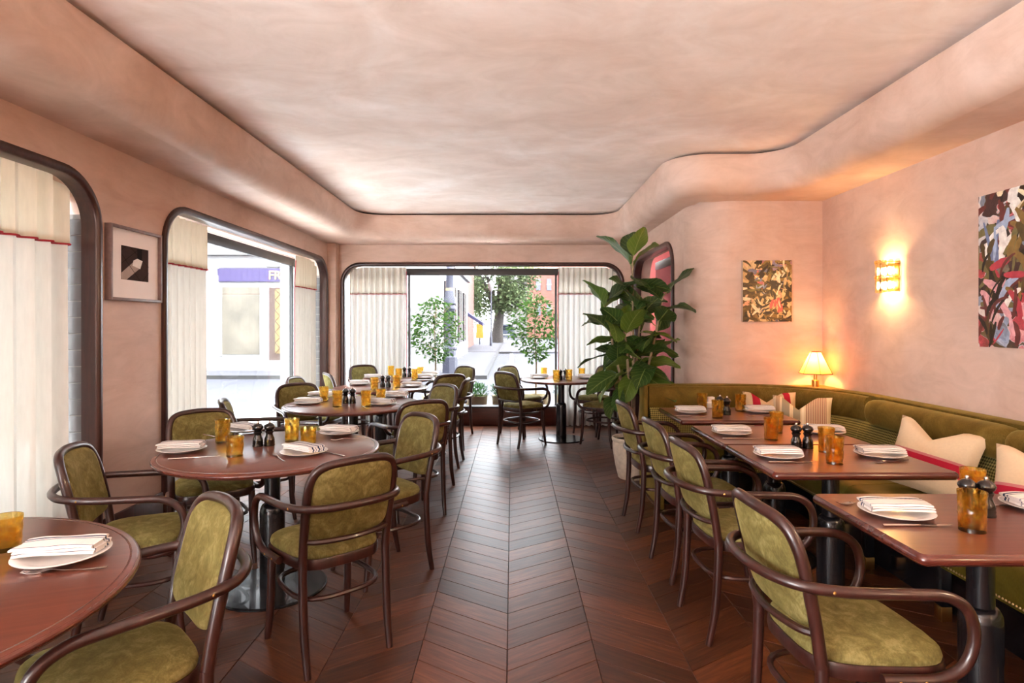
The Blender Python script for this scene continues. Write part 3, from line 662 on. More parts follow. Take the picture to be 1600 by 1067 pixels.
# ------------------------------------------------------------------ tables
ZT = 0.74
def pedestal(t, base=0.28, zt=ZT - 0.03, dy=0.0):
    n0 = len(C.objects)
    MB().lathe([(0.0, 0.0), (base, 0.0), (base, 0.008), (base - 0.006, 0.013), (0.07, 0.016), (0.0, 0.016)], 48).build('base_plate', 'black_metal', t)
    MB().lathe([(0.064, 0.016), (0.064, 0.40), (0.061, 0.425), (0.052, 0.445), (0.041, 0.452)], 32).build('sleeve', 'black_metal', t)
    MB().lathe([(0.040, 0.44), (0.040, zt - 0.012), (0.11, zt - 0.010), (0.11, zt)], 32).build('column', 'black_metal', t)
    for o in list(C.objects)[n0:]: o.location.y = dy
def round_table(c, r, label):
    t = thing('round_table', label, 'table', (c[0], c[1], 0), 0.3 * c[1], 'round dining tables')
    top = MB().lathe([(0.0, ZT - 0.03), (r - 0.03, ZT - 0.03), (r - 0.012, ZT - 0.027), (r - 0.003, ZT - 0.020), (r, ZT - 0.012), (r - 0.004, ZT - 0.004), (r - 0.012, ZT), (0.0, ZT)], 72).build('tabletop', 'table_wood', t)
    ring = [(r - 0.030, ZT - 0.0004), (r - 0.026, ZT + 0.0004), (r - 0.008, ZT - 0.0018), (r + 0.0006, ZT - 0.010), (r + 0.0006, ZT - 0.013), (r - 0.004, ZT - 0.021), (r - 0.013, ZT - 0.0275), (r - 0.03, ZT - 0.0305)]
    rg = MB(); n = 72; rg.strip([[(q * math.cos(2 * PI * k / n), q * math.sin(2 * PI * k / n), z) for k in range(n)] for q, z in ring], closed=True).build('edge_band', 'table_edge', t, ang=60)
    pedestal(t); return t
RT = {'T1': ((-1.66, 1.38), 0.68), 'T2': ((-1.28, 3.18), 0.56), 'T3': ((-1.34, 5.02), 0.565), 'T4': ((-1.40, 6.36), 0.50), 'T5': ((-1.42, 7.48), 0.45), 'T6': ((0.605, 7.31), 0.50)}
RL = {'T1': 'round wooden table cut off by the left edge of the picture', 'T2': 'round reddish table on black pedestal, second from the camera', 'T3': 'round reddish table in the middle of the window row',
      'T4': 'round wooden table, fourth along the window row', 'T5': 'small round table in the far left corner', 'T6': 'round table standing alone before the far window beside the fig'}
for k, (c, r) in RT.items(): round_table(c, r, RL[k])
SX0, SX1 = 1.17, 2.01
ST = {'R1': (1.70, 2.34), 'R3': (2.655, 3.287), 'R2': (3.293, 3.925), 'R4': (4.12, 4.78)}
SL = {'R1': 'nearest rectangular banquette table, cropped by the right edge', 'R3': 'nearer of the two banquette tables pushed together', 'R2': 'farther of the two banquette tables pushed together', 'R4': 'rectangular banquette table in the alcove corner'}
def rrect(x0, x1, y0, y1, r, n=5):
    out = []
    for cx, cy_, a0 in ((x1 - r, y1 - r, 0), (x0 + r, y1 - r, 90), (x0 + r, y0 + r, 180), (x1 - r, y0 + r, 270)):
        out += [(cx + r * math.cos(R(a0 + 90 * k / n)), cy_ + r * math.sin(R(a0 + 90 * k / n))) for k in range(n + 1)]
    return out
for k, (y0, y1) in ST.items():
    yc = (y0 + y1) / 2; xc = (SX0 + SX1) / 2; a, d = (SX1 - SX0) / 2, (y1 - y0) / 2
    t = thing('square_table', SL[k], 'table', (xc, yc, 0), 0, 'rectangular tables along the banquette')
    prof = [(0.028, -0.036), (0.010, -0.034), (0.002, -0.026), (0.0, -0.017), (0.003, -0.007), (0.012, 0.0), (0.03, 0.0)]
    rg = [[(x, y, ZT + z) for x, y in rrect(-a + i, a - i, -d + i, d - i, 0.03 - min(i, 0.027))] for i, z in prof]
    MB().rings(rg[:6], True, False).build('edge_band', 'table_edge', t, ang=50)
    MB().rings(rg[5:], False, True).build('tabletop', 'table_wood', t, ang=50)
    pedestal(t, 0.24, ZT - 0.036, -0.10 if k == 'R4' else 0.0)

# ------------------------------------------------------------------ banquette
bp = fillet([(1.16, YA - 0.012), (XR - 0.012, YA - 0.012), (XR - 0.012, -1.2)], [0, 0.86, 0], 22)   # wall contour; the room lies to its right
dens = []
for a, b_ in zip(bp[:-1], bp[1:]):
    L = (b_ - a).length; m = max(1, int(L / 0.1)); dens += [a.lerp(b_, t / m) for t in range(m)]
bp = dens + [bp[-1]]
blen = [0.0]
for a, b_ in zip(bp[:-1], bp[1:]): blen.append(blen[-1] + (b_ - a).length)
def s_at_y(y):
    for i, p in enumerate(bp):
        if p.x > 2.7 and p.y <= y: return blen[i]
    return blen[-1]
def sub(s0, s1):
    """piece of the banquette path between two lengths"""
    def at(s):
        for i in range(len(bp) - 1):
            if blen[i + 1] >= s: return bp[i].lerp(bp[i + 1], (s - blen[i]) / max(1e-6, blen[i + 1] - blen[i]))
        return bp[-1]
    return [at(s0)] + [p for p, s in zip(bp, blen) if s0 + 0.01 < s < s1 - 0.01] + [at(s1)]
def sweep(path, prof, close=True, taper=0.0, fullpath=True):
    rows = []; N = len(path); L = sum((b_ - a).length for a, b_ in zip(path[:-1], path[1:])); acc = 0; cu_ = sum(u for u, z in prof) / len(prof); cz = sum(z for u, z in prof) / len(prof)
    offs = {}
    for i, p in enumerate(path):
        a = path[max(i - 1, 0)]; b_ = path[min(i + 1, N - 1)]; t = (b_ - a).normalized(); n = Vector((t.y, -t.x))
        if i: acc += (p - path[i - 1]).length
        k = 1.0
        if taper:
            e = min(acc, L - acc)
            if e < taper: k = 0.72 + 0.28 * math.sqrt(max(0, 1 - (1 - e / taper) ** 2))
        rows.append([(p.x + n.x * (cu_ + (u - cu_) * k), p.y + n.y * (cu_ + (u - cu_) * k), cz + (z - cz) * k) for u, z in prof])
    b = MB(); b.rings(rows) if close else b.strip(rows); return b
bq = thing('banquette', 'long olive green banquette curving round the alcove under pink wall', 'banquette', (1.16, YA - 0.02, 0))
def bput(b, name, mat, **kw):
    o = b.build(name, mat, bq, **kw); o.matrix_parent_inverse = Matrix.Translation(bq.location).inverted(); return o
sT = blen[-1]; s_roll = s_at_y(4.40)
bput(sweep(bp, [(0.0, 0.40), (0.0, 0.875), (0.006, 0.885), (0.075, 0.885), (0.085, 0.878), (0.085, 0.40)]), 'back_frame', 'velvet_band', ang=50)
# smooth upper band through the corner, then separate rolls
bput(sweep(sub(0.02, s_roll), [(0.08, 0.70), (0.08, 0.868), (0.10, 0.872), (0.125, 0.862), (0.140, 0.83), (0.142, 0.77), (0.135, 0.71), (0.12, 0.69)]), 'upper_band', 'velvet_band', ang=60)
ys = [4.385, 3.075, 1.765, 0.455, -0.85]
for a, b_ in zip(ys[:-1], ys[1:]):
    s0, s1 = s_at_y(a) + 0.004, s_at_y(b_) - 0.004; path = sub(s0, s1)
    ext = [path[0], path[0].lerp(path[1], 0.2), path[0].lerp(path[1], 0.5)] + path[1:-1] + [path[-2].lerp(path[-1], 0.5), path[-2].lerp(path[-1], 0.8), path[-1]]
    rp = [(0.135 + 0.085 * math.copysign(abs(math.cos(a_)) ** 0.8, math.cos(a_)), 0.778 + 0.094 * math.copysign(abs(math.sin(a_)) ** 0.8, math.sin(a_))) for a_ in [2 * PI * k / 18 for k in range(18)]]
    bput(sweep(ext, rp, taper=0.10), 'roll_cushion', 'velvet_band', ang=70)
# woven lower back in panels
cuts = [0.02, 0.62, 1.02] + [s_roll - 0.42, s_roll + 0.0] + [s_roll + 0.42 * k for k in range(1, 12)]
cuts = [c for c in cuts if c < sT]
for a, b_ in zip(cuts[:-1], cuts[1:]):
    path = sub(a + 0.002, b_ - 0.002)
    pr = [(0.09, 0.42), (0.09, 0.69), (0.12, 0.693), (0.15, 0.682), (0.185, 0.62), (0.205, 0.54), (0.215, 0.42)]
    bld = sweep(path, pr); uv = []; acc = a
    for i, p in enumerate(path):
        if i: acc += (p - path[i - 1]).length
        for u, z in pr: uv.append((acc, z * 1.02))
    bld.uv = uv; bput(bld, 'back_panel', 'woven_fabric', ang=60)
scuts = [0.02, 0.75] + [s_roll - 0.05 + 0.92 * k for k in range(0, 6)]
for a, b_ in zip(scuts[:-1], scuts[1:]):
    path = sub(a + 0.003, min(b_, sT) - 0.003)
    bput(sweep(path, [(0.10, 0.335), (0.10, 0.44), (0.40, 0.462), (0.70, 0.456), (0.745, 0.44), (0.765, 0.405), (0.766, 0.335)]), 'seat_cushion', 'leather_green', ang=50)
bput(sweep(sub(0.02, sT), [(0.02, 0.285), (0.02, 0.335), (0.763, 0.335), (0.763, 0.285)]), 'seat_rail', 'leather_green', ang=30)
bput(sweep(sub(0.04, sT), [(0.02, 0.0), (0.02, 0.285), (0.60, 0.285), (0.60, 0.0)]), 'plinth', 'black_metal', ang=30)
bput(MB().rbox(1.125, 1.158, 4.52, YA - 0.012, 0.0, 0.40, 0.006).rbox(1.125, 1.158, YA - 0.20, YA - 0.012, 0.38, 0.885, 0.006), 'end_panel', 'velvet_band')
nm = MB().lathe([(0.0, 0.005), (0.0035, 0.0042), (0.006, 0.0)], 6).mesh('nailhead', 'nail_brass')
fr = offset([Vector(p) for p in sub(0.05, sT - 0.1)], 0.764)
b = MB(); acc = 0.0
vs0 = [v.co.copy() for v in nm.vertices]; fs0 = [tuple(p.vertices) for p in nm.polygons]
pts = []
for a, c in zip(fr[:-1], fr[1:]):
    L = (c - a).length
    if L < 1e-4: continue
    t = (c - a) / L; n = Vector((t.y, -t.x)); s = -acc % 0.0165
    while s < L:
        pts.append((a + t * s, n)); s += 0.0165
    acc += L
for p, n in pts:
    q = Vector((n.x, n.y, 0)).to_track_quat('Z', 'Y').to_matrix().to_4x4(); m = Matrix.Translation((p.x, p.y, 0.300)) @ q
    b.add([(m @ v)[:] for v in vs0], fs0)
nh = bput(b, 'nailhead_trim', 'nail_brass'); nh['kind'] = 'stuff'
for y in (1.63, 2.23, 2.83, 3.43, 4.0):
    lg = bput(MB().rbox(2.025, 2.075, y - 0.025, y + 0.025, 0.07, 0.287, 0.004), 'leg', 'black_metal'); ft = MB().rbox(2.024, 2.076, y - 0.026, y + 0.026, 0.0, 0.07, 0.003).build('leg_cap', 'brass', lg)
    ft.matrix_parent_inverse = Matrix.Identity(4)
# corner shelf behind the curved back
cp = offset(sub(0.9, blen[-1]), 0.0); arc = [p for p in bp if p.x > XR - 0.012 - 0.86 and p.y > YA - 0.012 - 0.86]
bput(MB().poly([(p.x, p.y) for p in arc] + [(XR - 0.012, YA - 0.012)], 0.845, 0.872), 'corner_shelf', 'velvet_band')

# cushions
def cushion(loc, w, h, d, face, tilt, mat, label, seed=1, dent=0.05, roll=0.0):
    t = thing('throw_cushion', label, 'cushion', loc, math.atan2(face[1], face[0]) + PI / 2, 'throw cushions on the banquette')
    n = 18; b = MB(); uv = []
    for side in (-1, 1):
        rows = []
        for j in range(n + 1):
            row = []
            for i in range(n + 1):
                u, v = -1 + 2 * i / n, -1 + 2 * j / n
                pin = 1 - 0.07 * (1 - abs(v) ** 2) * abs(u) ** 3; pin2 = 1 - 0.05 * (1 - abs(u) ** 2) * abs(v) ** 3
                x, z = u * w / 2 * pin, v * h / 2 * pin2
                if v > 0: z -= dent * v * max(0, 1 - abs((u + 0.12) / 0.62)) ** 1.1
                f = (max(0, 1 - u ** 4) * max(0, 1 - v ** 4)) ** 0.55
                row.append((x, side * d / 2 * f, z))
            rows.append(row)
        b.strip(rows)
    o = b.build('cover', mat, t, ang=89); o.rotation_euler = (tilt, roll, 0)
    o.location = (0, 0, h / 2 * math.cos(tilt) - 0.006)
    return t
cushion((2.24, 4.60, 0.466), 0.42, 0.40, 0.15, (-0.45, -0.9), R(-16), 'cushion_stripe', 'beige cushion with grey and brown stripes in the banquette corner', 1, 0.10)
cushion((2.12, 4.88, 0.466), 0.42, 0.40, 0.13, (-0.15, -1.0), R(-14), 'cushion_red_side', 'cream cushion with red bands tucked behind the striped cushion', 2, 0.08)
cushion((2.36, 3.34, 0.466), 0.44, 0.40, 0.15, (-0.85, -0.52), R(-20), 'cushion_red', 'cream cushion with a red stripe leaning on the long banquette back', 3, 0.09, R(9))
cushion((2.37, 2.62, 0.466), 0.44, 0.40, 0.15, (-0.85, -0.52), R(-20), 'cushion_red', 'cushion with red edge just entering at the right picture edge', 4, 0.06)

# ------------------------------------------------------------------ table settings
def make_plate():
    t = thing('plate', 'plate', 'plate'); MB().lathe([(0.0, 0.002), (0.066, 0.0), (0.070, 0.002), (0.095, 0.010), (0.116, 0.016), (0.118, 0.0185), (0.114, 0.0195), (0.090, 0.0135), (0.068, 0.0065), (0.0, 0.0055)], 48).build('dish', 'porcelain', t, ang=60); return t
def napkin_mesh(bold):
    rr = random.Random(9 + bold); b = MB()
    L, W_, T = 0.205, 0.104, 0.026
    for li, (z0, z1, dw, dx) in enumerate(((0.0, 0.0085, 0.0, 0.0), (0.0085, 0.0165, -0.003, 0.004), (0.0165, 0.026, -0.001, -0.003))):
        rows = []
        for i in range(15):
            x = -L / 2 + L * i / 14 + dx; row = []
            for k in range(16):
                a = 2 * PI * k / 16; c, q = math.cos(a), math.sin(a)
                y = math.copysign(abs(c) ** 0.35, c) * (W_ / 2 + dw); z = (z0 + z1) / 2 + math.copysign(abs(q) ** 0.6, q) * (z1 - z0) / 2
                sag = -0.0035 * (abs(x) / (L / 2)) ** 3
                row.append((x + 0.003 * math.sin(y * 60 + li), y + 0.0015 * math.sin(x * 50 + li * 2), z + sag + 0.0012 * math.sin(x * 40 + y * 55 + li)))
            rows.append(row)
        b.rings(rows)
    return b
def make_napkin(bold):
    t = thing('folded_napkin', 'napkin', 'napkin'); napkin_mesh(bold).build('cloth', 'napkin_cloth_bold' if bold else 'napkin_cloth', t, ang=60); return t
def make_glass(hgt, r):
    t = thing('amber_tumbler', 'glass', 'glass')
    n, m = 40, 16; rows = []
    def dim(a, z):
        rowi = z / 0.030; kk = int(rowi); ph = a / (2 * PI) * 7 + 0.5 * (kk % 2); u = (ph % 1) - 0.5; v = (rowi % 1) - 0.5
        return -0.0034 * max(0.0, 1 - (u * u + v * v) * 5.5) if 0.006 < z < hgt - 0.012 else 0.0
    def rad(z): return r * (0.90 + 0.10 * z / hgt)
    for j in range(m + 1):
        z = hgt * j / m; rows.append([((rad(z) + dim(2 * PI * k / n, z)) * math.cos(2 * PI * k / n), (rad(z) + dim(2 * PI * k / n, z)) * math.sin(2 * PI * k / n), z) for k in range(n)])
    for z in (hgt, hgt * 0.6, hgt * 0.25, 0.012, 0.009):
        q = rad(z) - 0.0035 if z > 0.01 else 0.006; rows.append([(q * math.cos(2 * PI * k / n), q * math.sin(2 * PI * k / n), z if z < hgt else hgt - 0.0006) for k in range(n)])
    MB().rings(rows).build('tumbler', 'amber_glass', t, ang=70); return t
def make_mill():
    t = thing('pepper_mill', 'mill', 'mill')
    MB().lathe([(0.0, 0.0), (0.026, 0.0), (0.027, 0.004), (0.025, 0.010), (0.026, 0.016), (0.0245, 0.022), (0.0255, 0.028), (0.023, 0.038), (0.017, 0.052), (0.0165, 0.060), (0.021, 0.068), (0.022, 0.072), (0.0165, 0.077)], 20).build('body', 'black_lacquer', t, ang=50)
    MB().lathe([(0.0165, 0.0775), (0.022, 0.081), (0.026, 0.088), (0.0265, 0.093), (0.023, 0.101), (0.014, 0.108), (0.006, 0.111)], 20).build('head', 'black_lacquer', t, ang=50)
    MB().lathe([(0.005, 0.110), (0.0065, 0.114), (0.0065, 0.117), (0.0045, 0.121), (0.0, 0.122)], 12).build('knob', 'steel', t); return t
def make_fork():
    t = thing('fork', 'fork', 'fork')
    MB().tube(catmull([(-0.105, 0, 0.006), (-0.06, 0, 0.0035), (0.0, 0, 0.005), (0.03, 0, 0.009), (0.05, 0, 0.006)], 4), [0.0055, 0.005, 0.0045, 0.004, 0.0036, 0.0033, 0.003, 0.003, 0.003, 0.003, 0.003, 0.003, 0.004, 0.006, 0.009, 0.0105, 0.011], 8, flat=0.32).build('handle', 'steel', t)
    for k in range(4):
        y = -0.0084 + 0.0056 * k; MB().tube([(0.048, y, 0.006), (0.065, y, 0.0028), (0.085, y, 0.0035), (0.100, y, 0.008)], [0.0018, 0.0017, 0.0015, 0.0009], 6).build('tine', 'steel', t)
    return t
def make_knife():
    t = thing('table_knife', 'knife', 'knife')
    MB().tube([(-0.115, 0, 0.0045), (-0.112, 0, 0.0045), (-0.06, 0, 0.0045), (0.0, 0, 0.0045), (0.008, 0, 0.0045)], [0.003, 0.0062, 0.0055, 0.0045, 0.0035], 8, flat=0.7).build('handle', 'steel', t)
    ol = [(0.005, -0.004), (0.02, -0.007), (0.06, -0.009), (0.10, -0.007), (0.118, 0.002), (0.119, 0.0045), (0.1, 0.0050), (0.005, 0.004)]
    MB().poly(ol, 0.0035, 0.0050).build('blade', 'steel', t, smooth=False); return t
protos = {'plate': (make_plate(), [False], 'side plates'), 'napkin': (make_napkin(0), [False], 'folded napkins'), 'napkin_b': (make_napkin(1), [False], 'folded napkins'), 'tall': (make_glass(0.128, 0.041), [False], 'amber tumblers'),
          'short': (make_glass(0.098, 0.043), [False], 'amber tumblers'), 'mill': (make_mill(), [False], 'salt and pepper mills'), 'fork': (make_fork(), [False], 'forks'), 'knife': (make_knife(), [False], 'knives')}
TN = {'T1': 'the table cropped at lower left', 'T2': 'the second round table', 'T3': 'the third round table', 'T4': 'the fourth round table', 'T5': 'the far left corner table', 'T6': 'the round table beside the fig',
      'R1': 'the nearest banquette table', 'R3': 'the nearer joined banquette table', 'R2': 'the farther joined banquette table', 'R4': 'the alcove corner table'}
def item(kind, tb, px, py, where, deg=0.0, dz=0.0):
    p = floor_pt(px, py, ZT); proto, used, grp = protos[kind]
    nm_ = {'plate': 'white plate under napkin', 'napkin': 'folded white napkin', 'napkin_b': 'bold-striped napkin', 'tall': 'tall amber tumbler', 'short': 'short amber tumbler', 'mill': 'black mill', 'fork': 'silver fork', 'knife': 'silver knife'}[kind]
    return dup(proto, used, f'{nm_}, {where} on {TN[tb]}', (p.x, p.y, ZT + dz), R(deg), grp)
protos['mill'][0].scale = (1.08, 1.08, 1.12)
def setting(tb, px, py, where, deg, bold=False, lift=0.0):
    item('plate', tb, px, py, where, 0); item('napkin_b' if bold else 'napkin', tb, px, py - 0.5, where, deg, 0.0240)
setting('T1', 98, 872, 'near the edge', 10); item('fork', 'T1', 100, 893, 'before the plate', 190); item('short', 'T1', 8, 858, 'at the picture edge')
setting('T2', 284, 705, 'leftmost', 12); setting('T2', 475, 709, 'in front', -32, True); setting('T2', 530, 678, 'at the aisle side', -14); setting('T2', 384, 674, 'at the back', -30, True)
for k, x, y, wh in (('tall', 348, 691, 'left'), ('short', 367, 712, 'front left'), ('tall', 456, 689, 'back right'), ('short', 482, 696, 'front right')): item(k, 'T2', x, y, wh)
item('mill', 'T2', 403, 697, 'left of the pair'); item('mill', 'T2', 421, 696, 'right of the pair')
item('knife', 'T2', 303, 716, 'by the left plate', 18); item('fork', 'T2', 436, 716, 'left of the front plate', 125); item('knife', 'T2', 518, 709, 'right of the front plate', 140); item('fork', 'T2', 545, 687, 'before the aisle-side plate', 200); item('knife', 'T2', 334, 683, 'at the back', -35)
setting('T3', 482, 631, 'leftmost', -6); setting('T3', 598, 632, 'in front', -18, True); setting('T3', 619, 620, 'at the aisle side', -8); setting('T3', 501, 620, 'at the back', 10)
for k, x, y, wh in (('tall', 506, 627, 'left'), ('tall', 527, 635, 'front left'), ('tall', 572, 635, 'tallest right'), ('short', 595, 625, 'right')): item(k, 'T3', x, y, wh)
item('mill', 'T3', 540, 630, 'left of the pair'); item('mill', 'T3', 551, 630, 'right of the pair')
item('fork', 'T3', 570, 637, 'left of the front plate', 115); item('knife', 'T3', 628, 633, 'right of the front plate', 140); item('knife', 'T3', 470, 636, 'by the left plate', -10)
setting('T4', 562, 601, 'leftmost', 8); setting('T4', 644, 604, 'at the aisle side', 2)
item('tall', 'T4', 585, 609, 'left'); item('tall', 'T4', 620, 605, 'right'); item('mill', 'T4', 598, 605, 'left of the pair'); item('mill', 'T4', 607, 605, 'right of the pair')
setting('T5', 583, 591, 'leftmost', 10); setting('T5', 663, 591, 'at the aisle side', -8); setting('T5', 672, 586, 'at the back', 0)
for k, x, y, wh in (('tall', 611, 587, 'leftmost'), ('tall', 623, 592, 'second from left'), ('tall', 648, 593, 'right'), ('short', 657, 585, 'rightmost')): item(k, 'T5', x, y, wh)
item('mill', 'T5', 632, 589, 'left of the pair'); item('mill', 'T5', 640, 589, 'right of the pair')
setting('T6', 843, 591, 'on the left', 14); setting('T6', 916, 591, 'on the right', -14)
for k, x, y, wh in (('short', 850, 586, 'leftmost'), ('tall', 869, 595, 'second from left'), ('tall', 889, 594, 'third from left'), ('short', 909, 587, 'rightmost')): item(k, 'T6', x, y, wh)
item('mill', 'T6', 875.5, 594, 'left of the pair'); item('mill', 'T6', 883.5, 593, 'right of the pair')
setting('R4', 1079, 645, 'on the chair side', -2); setting('R4', 1186, 644, 'on the bench side', 0)
item('tall', 'R4', 1097, 640, 'back left'); item('tall', 'R4', 1121, 653, 'front'); item('tall', 'R4', 1157, 642, 'right'); item('mill', 'R4', 1125, 645, 'left of the pair'); item('mill', 'R4', 1136, 648, 'right of the pair')
item('knife', 'R4', 1080, 651, 'before the chair-side plate', 0); item('fork', 'R4', 1185, 650, 'before the bench-side plate', 200)
sg = thing('sugar_caddy', 'small white caddy of sugar packets on the alcove corner table', 'caddy', floor_pt(1110, 637, ZT), 0.2)
MB().rbox(-0.035, 0.035, -0.022, 0.022, 0.0, 0.045, 0.003).build('holder', 'porcelain', sg)
pk = MB().rbox(-0.028, 0.028, -0.002, 0.002, 0.012, 0.075, 0.0015, 1).mesh('packet', 'napkin_cloth')
for i in range(5): put('packet', pk, sg, (0, -0.014 + i * 0.007, 0.012), (0, 0, 0.06 * (i % 3 - 1)))
setting('R2', 1143, 678, 'on the chair side', -2); setting('R2', 1288, 677, 'on the bench side', -4)
item('tall', 'R2', 1205, 687, 'front'); item('tall', 'R2', 1213, 676, 'back'); item('knife', 'R2', 1160, 686, 'before the chair-side plate', 0)
setting('R3', 1216, 714, 'on the chair side', -3); setting('R3', 1375, 713, 'on the bench side', -4)
item('mill', 'R3', 1244, 700, 'left of the pair'); item('mill', 'R3', 1262, 700, 'right of the pair'); item('tall', 'R3', 1291, 706, 'back'); item('tall', 'R3', 1304, 724, 'front')
item('knife', 'R3', 1238, 723, 'before the chair-side plate', 0); item('fork', 'R3', 1392, 722, 'before the bench-side plate', 195)
setting('R1', 1400, 804, 'on the chair side', -4); setting('R1', 1625, 795, 'at the picture edge', 0)
item('tall', 'R1', 1519, 829, 'in front'); item('tall', 'R1', 1520, 786, 'behind the mills'); item('mill', 'R1', 1511, 803, 'left of the pair'); item('mill', 'R1', 1541, 806, 'right of the pair')
item('knife', 'R1', 1434, 822, 'before the chair-side plate', 0); item('knife', 'R1', 1580, 791, 'by the edge plate', 0); item('fork', 'R1', 1350, 788, 'tucked behind the chair-side plate', 180)

# ------------------------------------------------------------------ lamp, sconce, pictures
lp = thing('table_lamp', 'small lit lamp with cream panelled shade on the banquette corner', 'lamp', (2.60, 5.10, 0.872), 0.35)
MB().lathe([(0.0, 0.0), (0.030, 0.0), (0.030, 0.055), (0.026, 0.060), (0.0, 0.060)], 24).build('base', 'brass', lp)
MB().lathe([(0.014, 0.058), (0.014, 0.118), (0.018, 0.120), (0.018, 0.126), (0.0, 0.128)], 20).build('stem', 'brass', lp)
sh = MB(); hx = lambda r, z: [(r * math.cos(PI / 3 * k), r * math.sin(PI / 3 * k), z) for k in range(6)]
sh.strip([hx(0.132, 0.115), hx(0.042, 0.300)], closed=True); so = sh.build('shade', 'lamp_shade', lp, smooth=False)
for z, r in ((0.115, 0.133), (0.300, 0.043)): MB().tube(hx(r, z), 0.0035, 6, closed=True).build('shade_trim', 'base_wood', so)
for k in range(6): MB().tube([hx(0.133, 0.115)[k], hx(0.043, 0.300)[k]], 0.0022, 5).build('shade_rib', 'base_wood', so)
MB().lathe([(0.0, 0.125), (0.012, 0.13), (0.024, 0.160), (0.026, 0.180), (0.018, 0.200), (0.0, 0.208)], 16).build('light_bulb', 'bulb', lp)
def point(name, loc, power, col, size):
    l = bpy.data.lights.new(name, 'POINT'); l.energy = power; l.color = col; l.shadow_soft_size = size
    o = bpy.data.objects.new(name, l); C.objects.link(o); o.location = loc; return o
point('table_lamp_light', (2.60, 5.10, 0.872 + 0.235), 3.6, (1.0, 0.46, 0.12), 0.02)
sn = thing('wall_sconce', 'lit sconce of amber glass bars on the pink right wall', 'wall lamp', (XR, 4.30, 1.63), R(90))
MB().rbox(-0.08, 0.08, 0.0, 0.012, 0.02, 0.21, 0.004).build('back_plate', 'brass', sn)
gb = MB().rbox(-0.0165, 0.0165, -0.008, 0.008, 0.0, 0.108, 0.005).lathe([(0.012, 0.1), (0.0165, 0.108), (0.012, 0.120), (0.0, 0.124)], 12).mesh('glass_bar', 'sconce_glass')
for row in range(2):
    for i in range(7):
        a = PI * (i + 0.5) / 7; put('glass_bar', gb, sn, (0.105 * math.cos(a), 0.012 + 0.085 * math.sin(a), 0.005 + row * 0.112), (0, 0, a - PI / 2))
for z in (0.012, 0.115, 0.222): MB().tube([(0.098 * math.cos(PI * k / 12), 0.012 + 0.078 * math.sin(PI * k / 12), z) for k in range(13)], 0.003, 6).build('hoop', 'brass', sn)
bm_ = MB().lathe([(0.0, -0.026), (0.010, -0.022), (0.018, 0.0), (0.012, 0.02), (0.0, 0.026)], 12).mesh('light_bulb', 'bulb')
for x in (-0.04, 0.04):
    for z in (0.06, 0.165): put('light_bulb', bm_, sn, (x, 0.045, z))
remember(sn)
for k, (yy, lb_) in enumerate(((1.30, 'added amber glass sconce for fill light, unseen on the right wall beside the camera'), (-0.60, 'added amber glass sconce for fill light, unseen on the right wall behind the camera'))):  # unseen sconce copies added to brighten the left soffit and ceiling
    c2 = copy_tree(sn); c2.location.y = yy; tag(c2, lb_, None, 'amber glass wall sconces')
    for z in (1.685, 1.80): point('sconce_light', (XR - 0.06, yy, z), 9.0, (1.0, 0.82, 0.64), 0.02)  # added fill, stronger than the lamps of the visible sconce
tag(sn, None, None, 'amber glass wall sconces')
for z in (1.685, 1.80): point('sconce_light', (XR - 0.05, 4.30, z), 2.6, (1.0, 0.60, 0.24), 0.012)

pa = thing('canvas_painting', 'small abstract canvas in browns, creams and coral on the alcove wall', 'painting', (2.245, YA, 1.70), R(0))
MB().rbox(-0.215, 0.215, -0.036, 0.0, -0.27, 0.27, 0.003).build('canvas', 'canvas_edge', pa); MB().box(-0.2145, 0.2145, -0.0375, -0.0362, -0.2695, 0.2695).build('painted_face', 'abstract_blossom', pa)
pb = thing('canvas_painting', 'large abstract canvas cut by the right picture edge', 'painting', (XR - 0.003, 3.06, 1.71), R(-90))
MB().rbox(-0.40, 0.40, -0.034, 0.0, -0.435, 0.435, 0.003).build('canvas', 'canvas_edge', pb); MB().box(-0.3995, 0.3995, -0.0355, -0.0342, -0.4345, 0.4345).build('painted_face', 'abstract_garden', pb)
STK = [(40, 28, 18), (84, 66, 30), (132, 104, 52), (206, 178, 128), (232, 216, 180), (214, 96, 88), (108, 122, 158), (160, 176, 202), (236, 230, 222), (218, 160, 164), (178, 58, 70), (104, 46, 40), (112, 104, 62)]
for i_, c_ in enumerate(STK): plain('paint_%d' % i_, srgb(*c_), 0.42, 0, 0.22, 30, 0.2)
def brushwork(root, w, h, y, layers, seed):
    rr = random.Random(seed); b = MB(); n = 0
    for cnt, cols, (cx, cz, sx, sz), (l0, l1), (w0, w1), (a0, a1) in layers:
        for _ in range(cnt):
            x, z = rr.gauss(cx, sx), rr.gauss(cz, sz); L = rr.uniform(l0, l1); wd = rr.uniform(w0, w1); a = R(rr.uniform(a0, a1)); k = rr.uniform(-9, 9); up, lo = [], []
            for t in range(9):
                f = t / 8; px, pz = x, z; hw = wd / 2 * (math.sin(PI * (0.08 + 0.84 * f)) ** 0.6) * rr.uniform(0.85, 1.1)
                up.append((px - math.sin(a) * hw, pz + math.cos(a) * hw)); lo.append((px + math.sin(a) * hw, pz - math.cos(a) * hw)); x += math.cos(a) * L / 8; z += math.sin(a) * L / 8; a += k * L / 8
            cl = lambda p: (max(-w / 2, min(w / 2, p[0])), y - n * 2e-6 - 0.0002, max(-h / 2, min(h / 2, p[1])))
            b.strip([[cl(p) for p in up], [cl(p) for p in lo]], mi=rr.choice(cols)); n += 1
    b.build('brushwork', ['paint_%d' % q for q in range(len(STK))], root, smooth=False)['kind'] = 'stuff'
ALL = (0, 360)
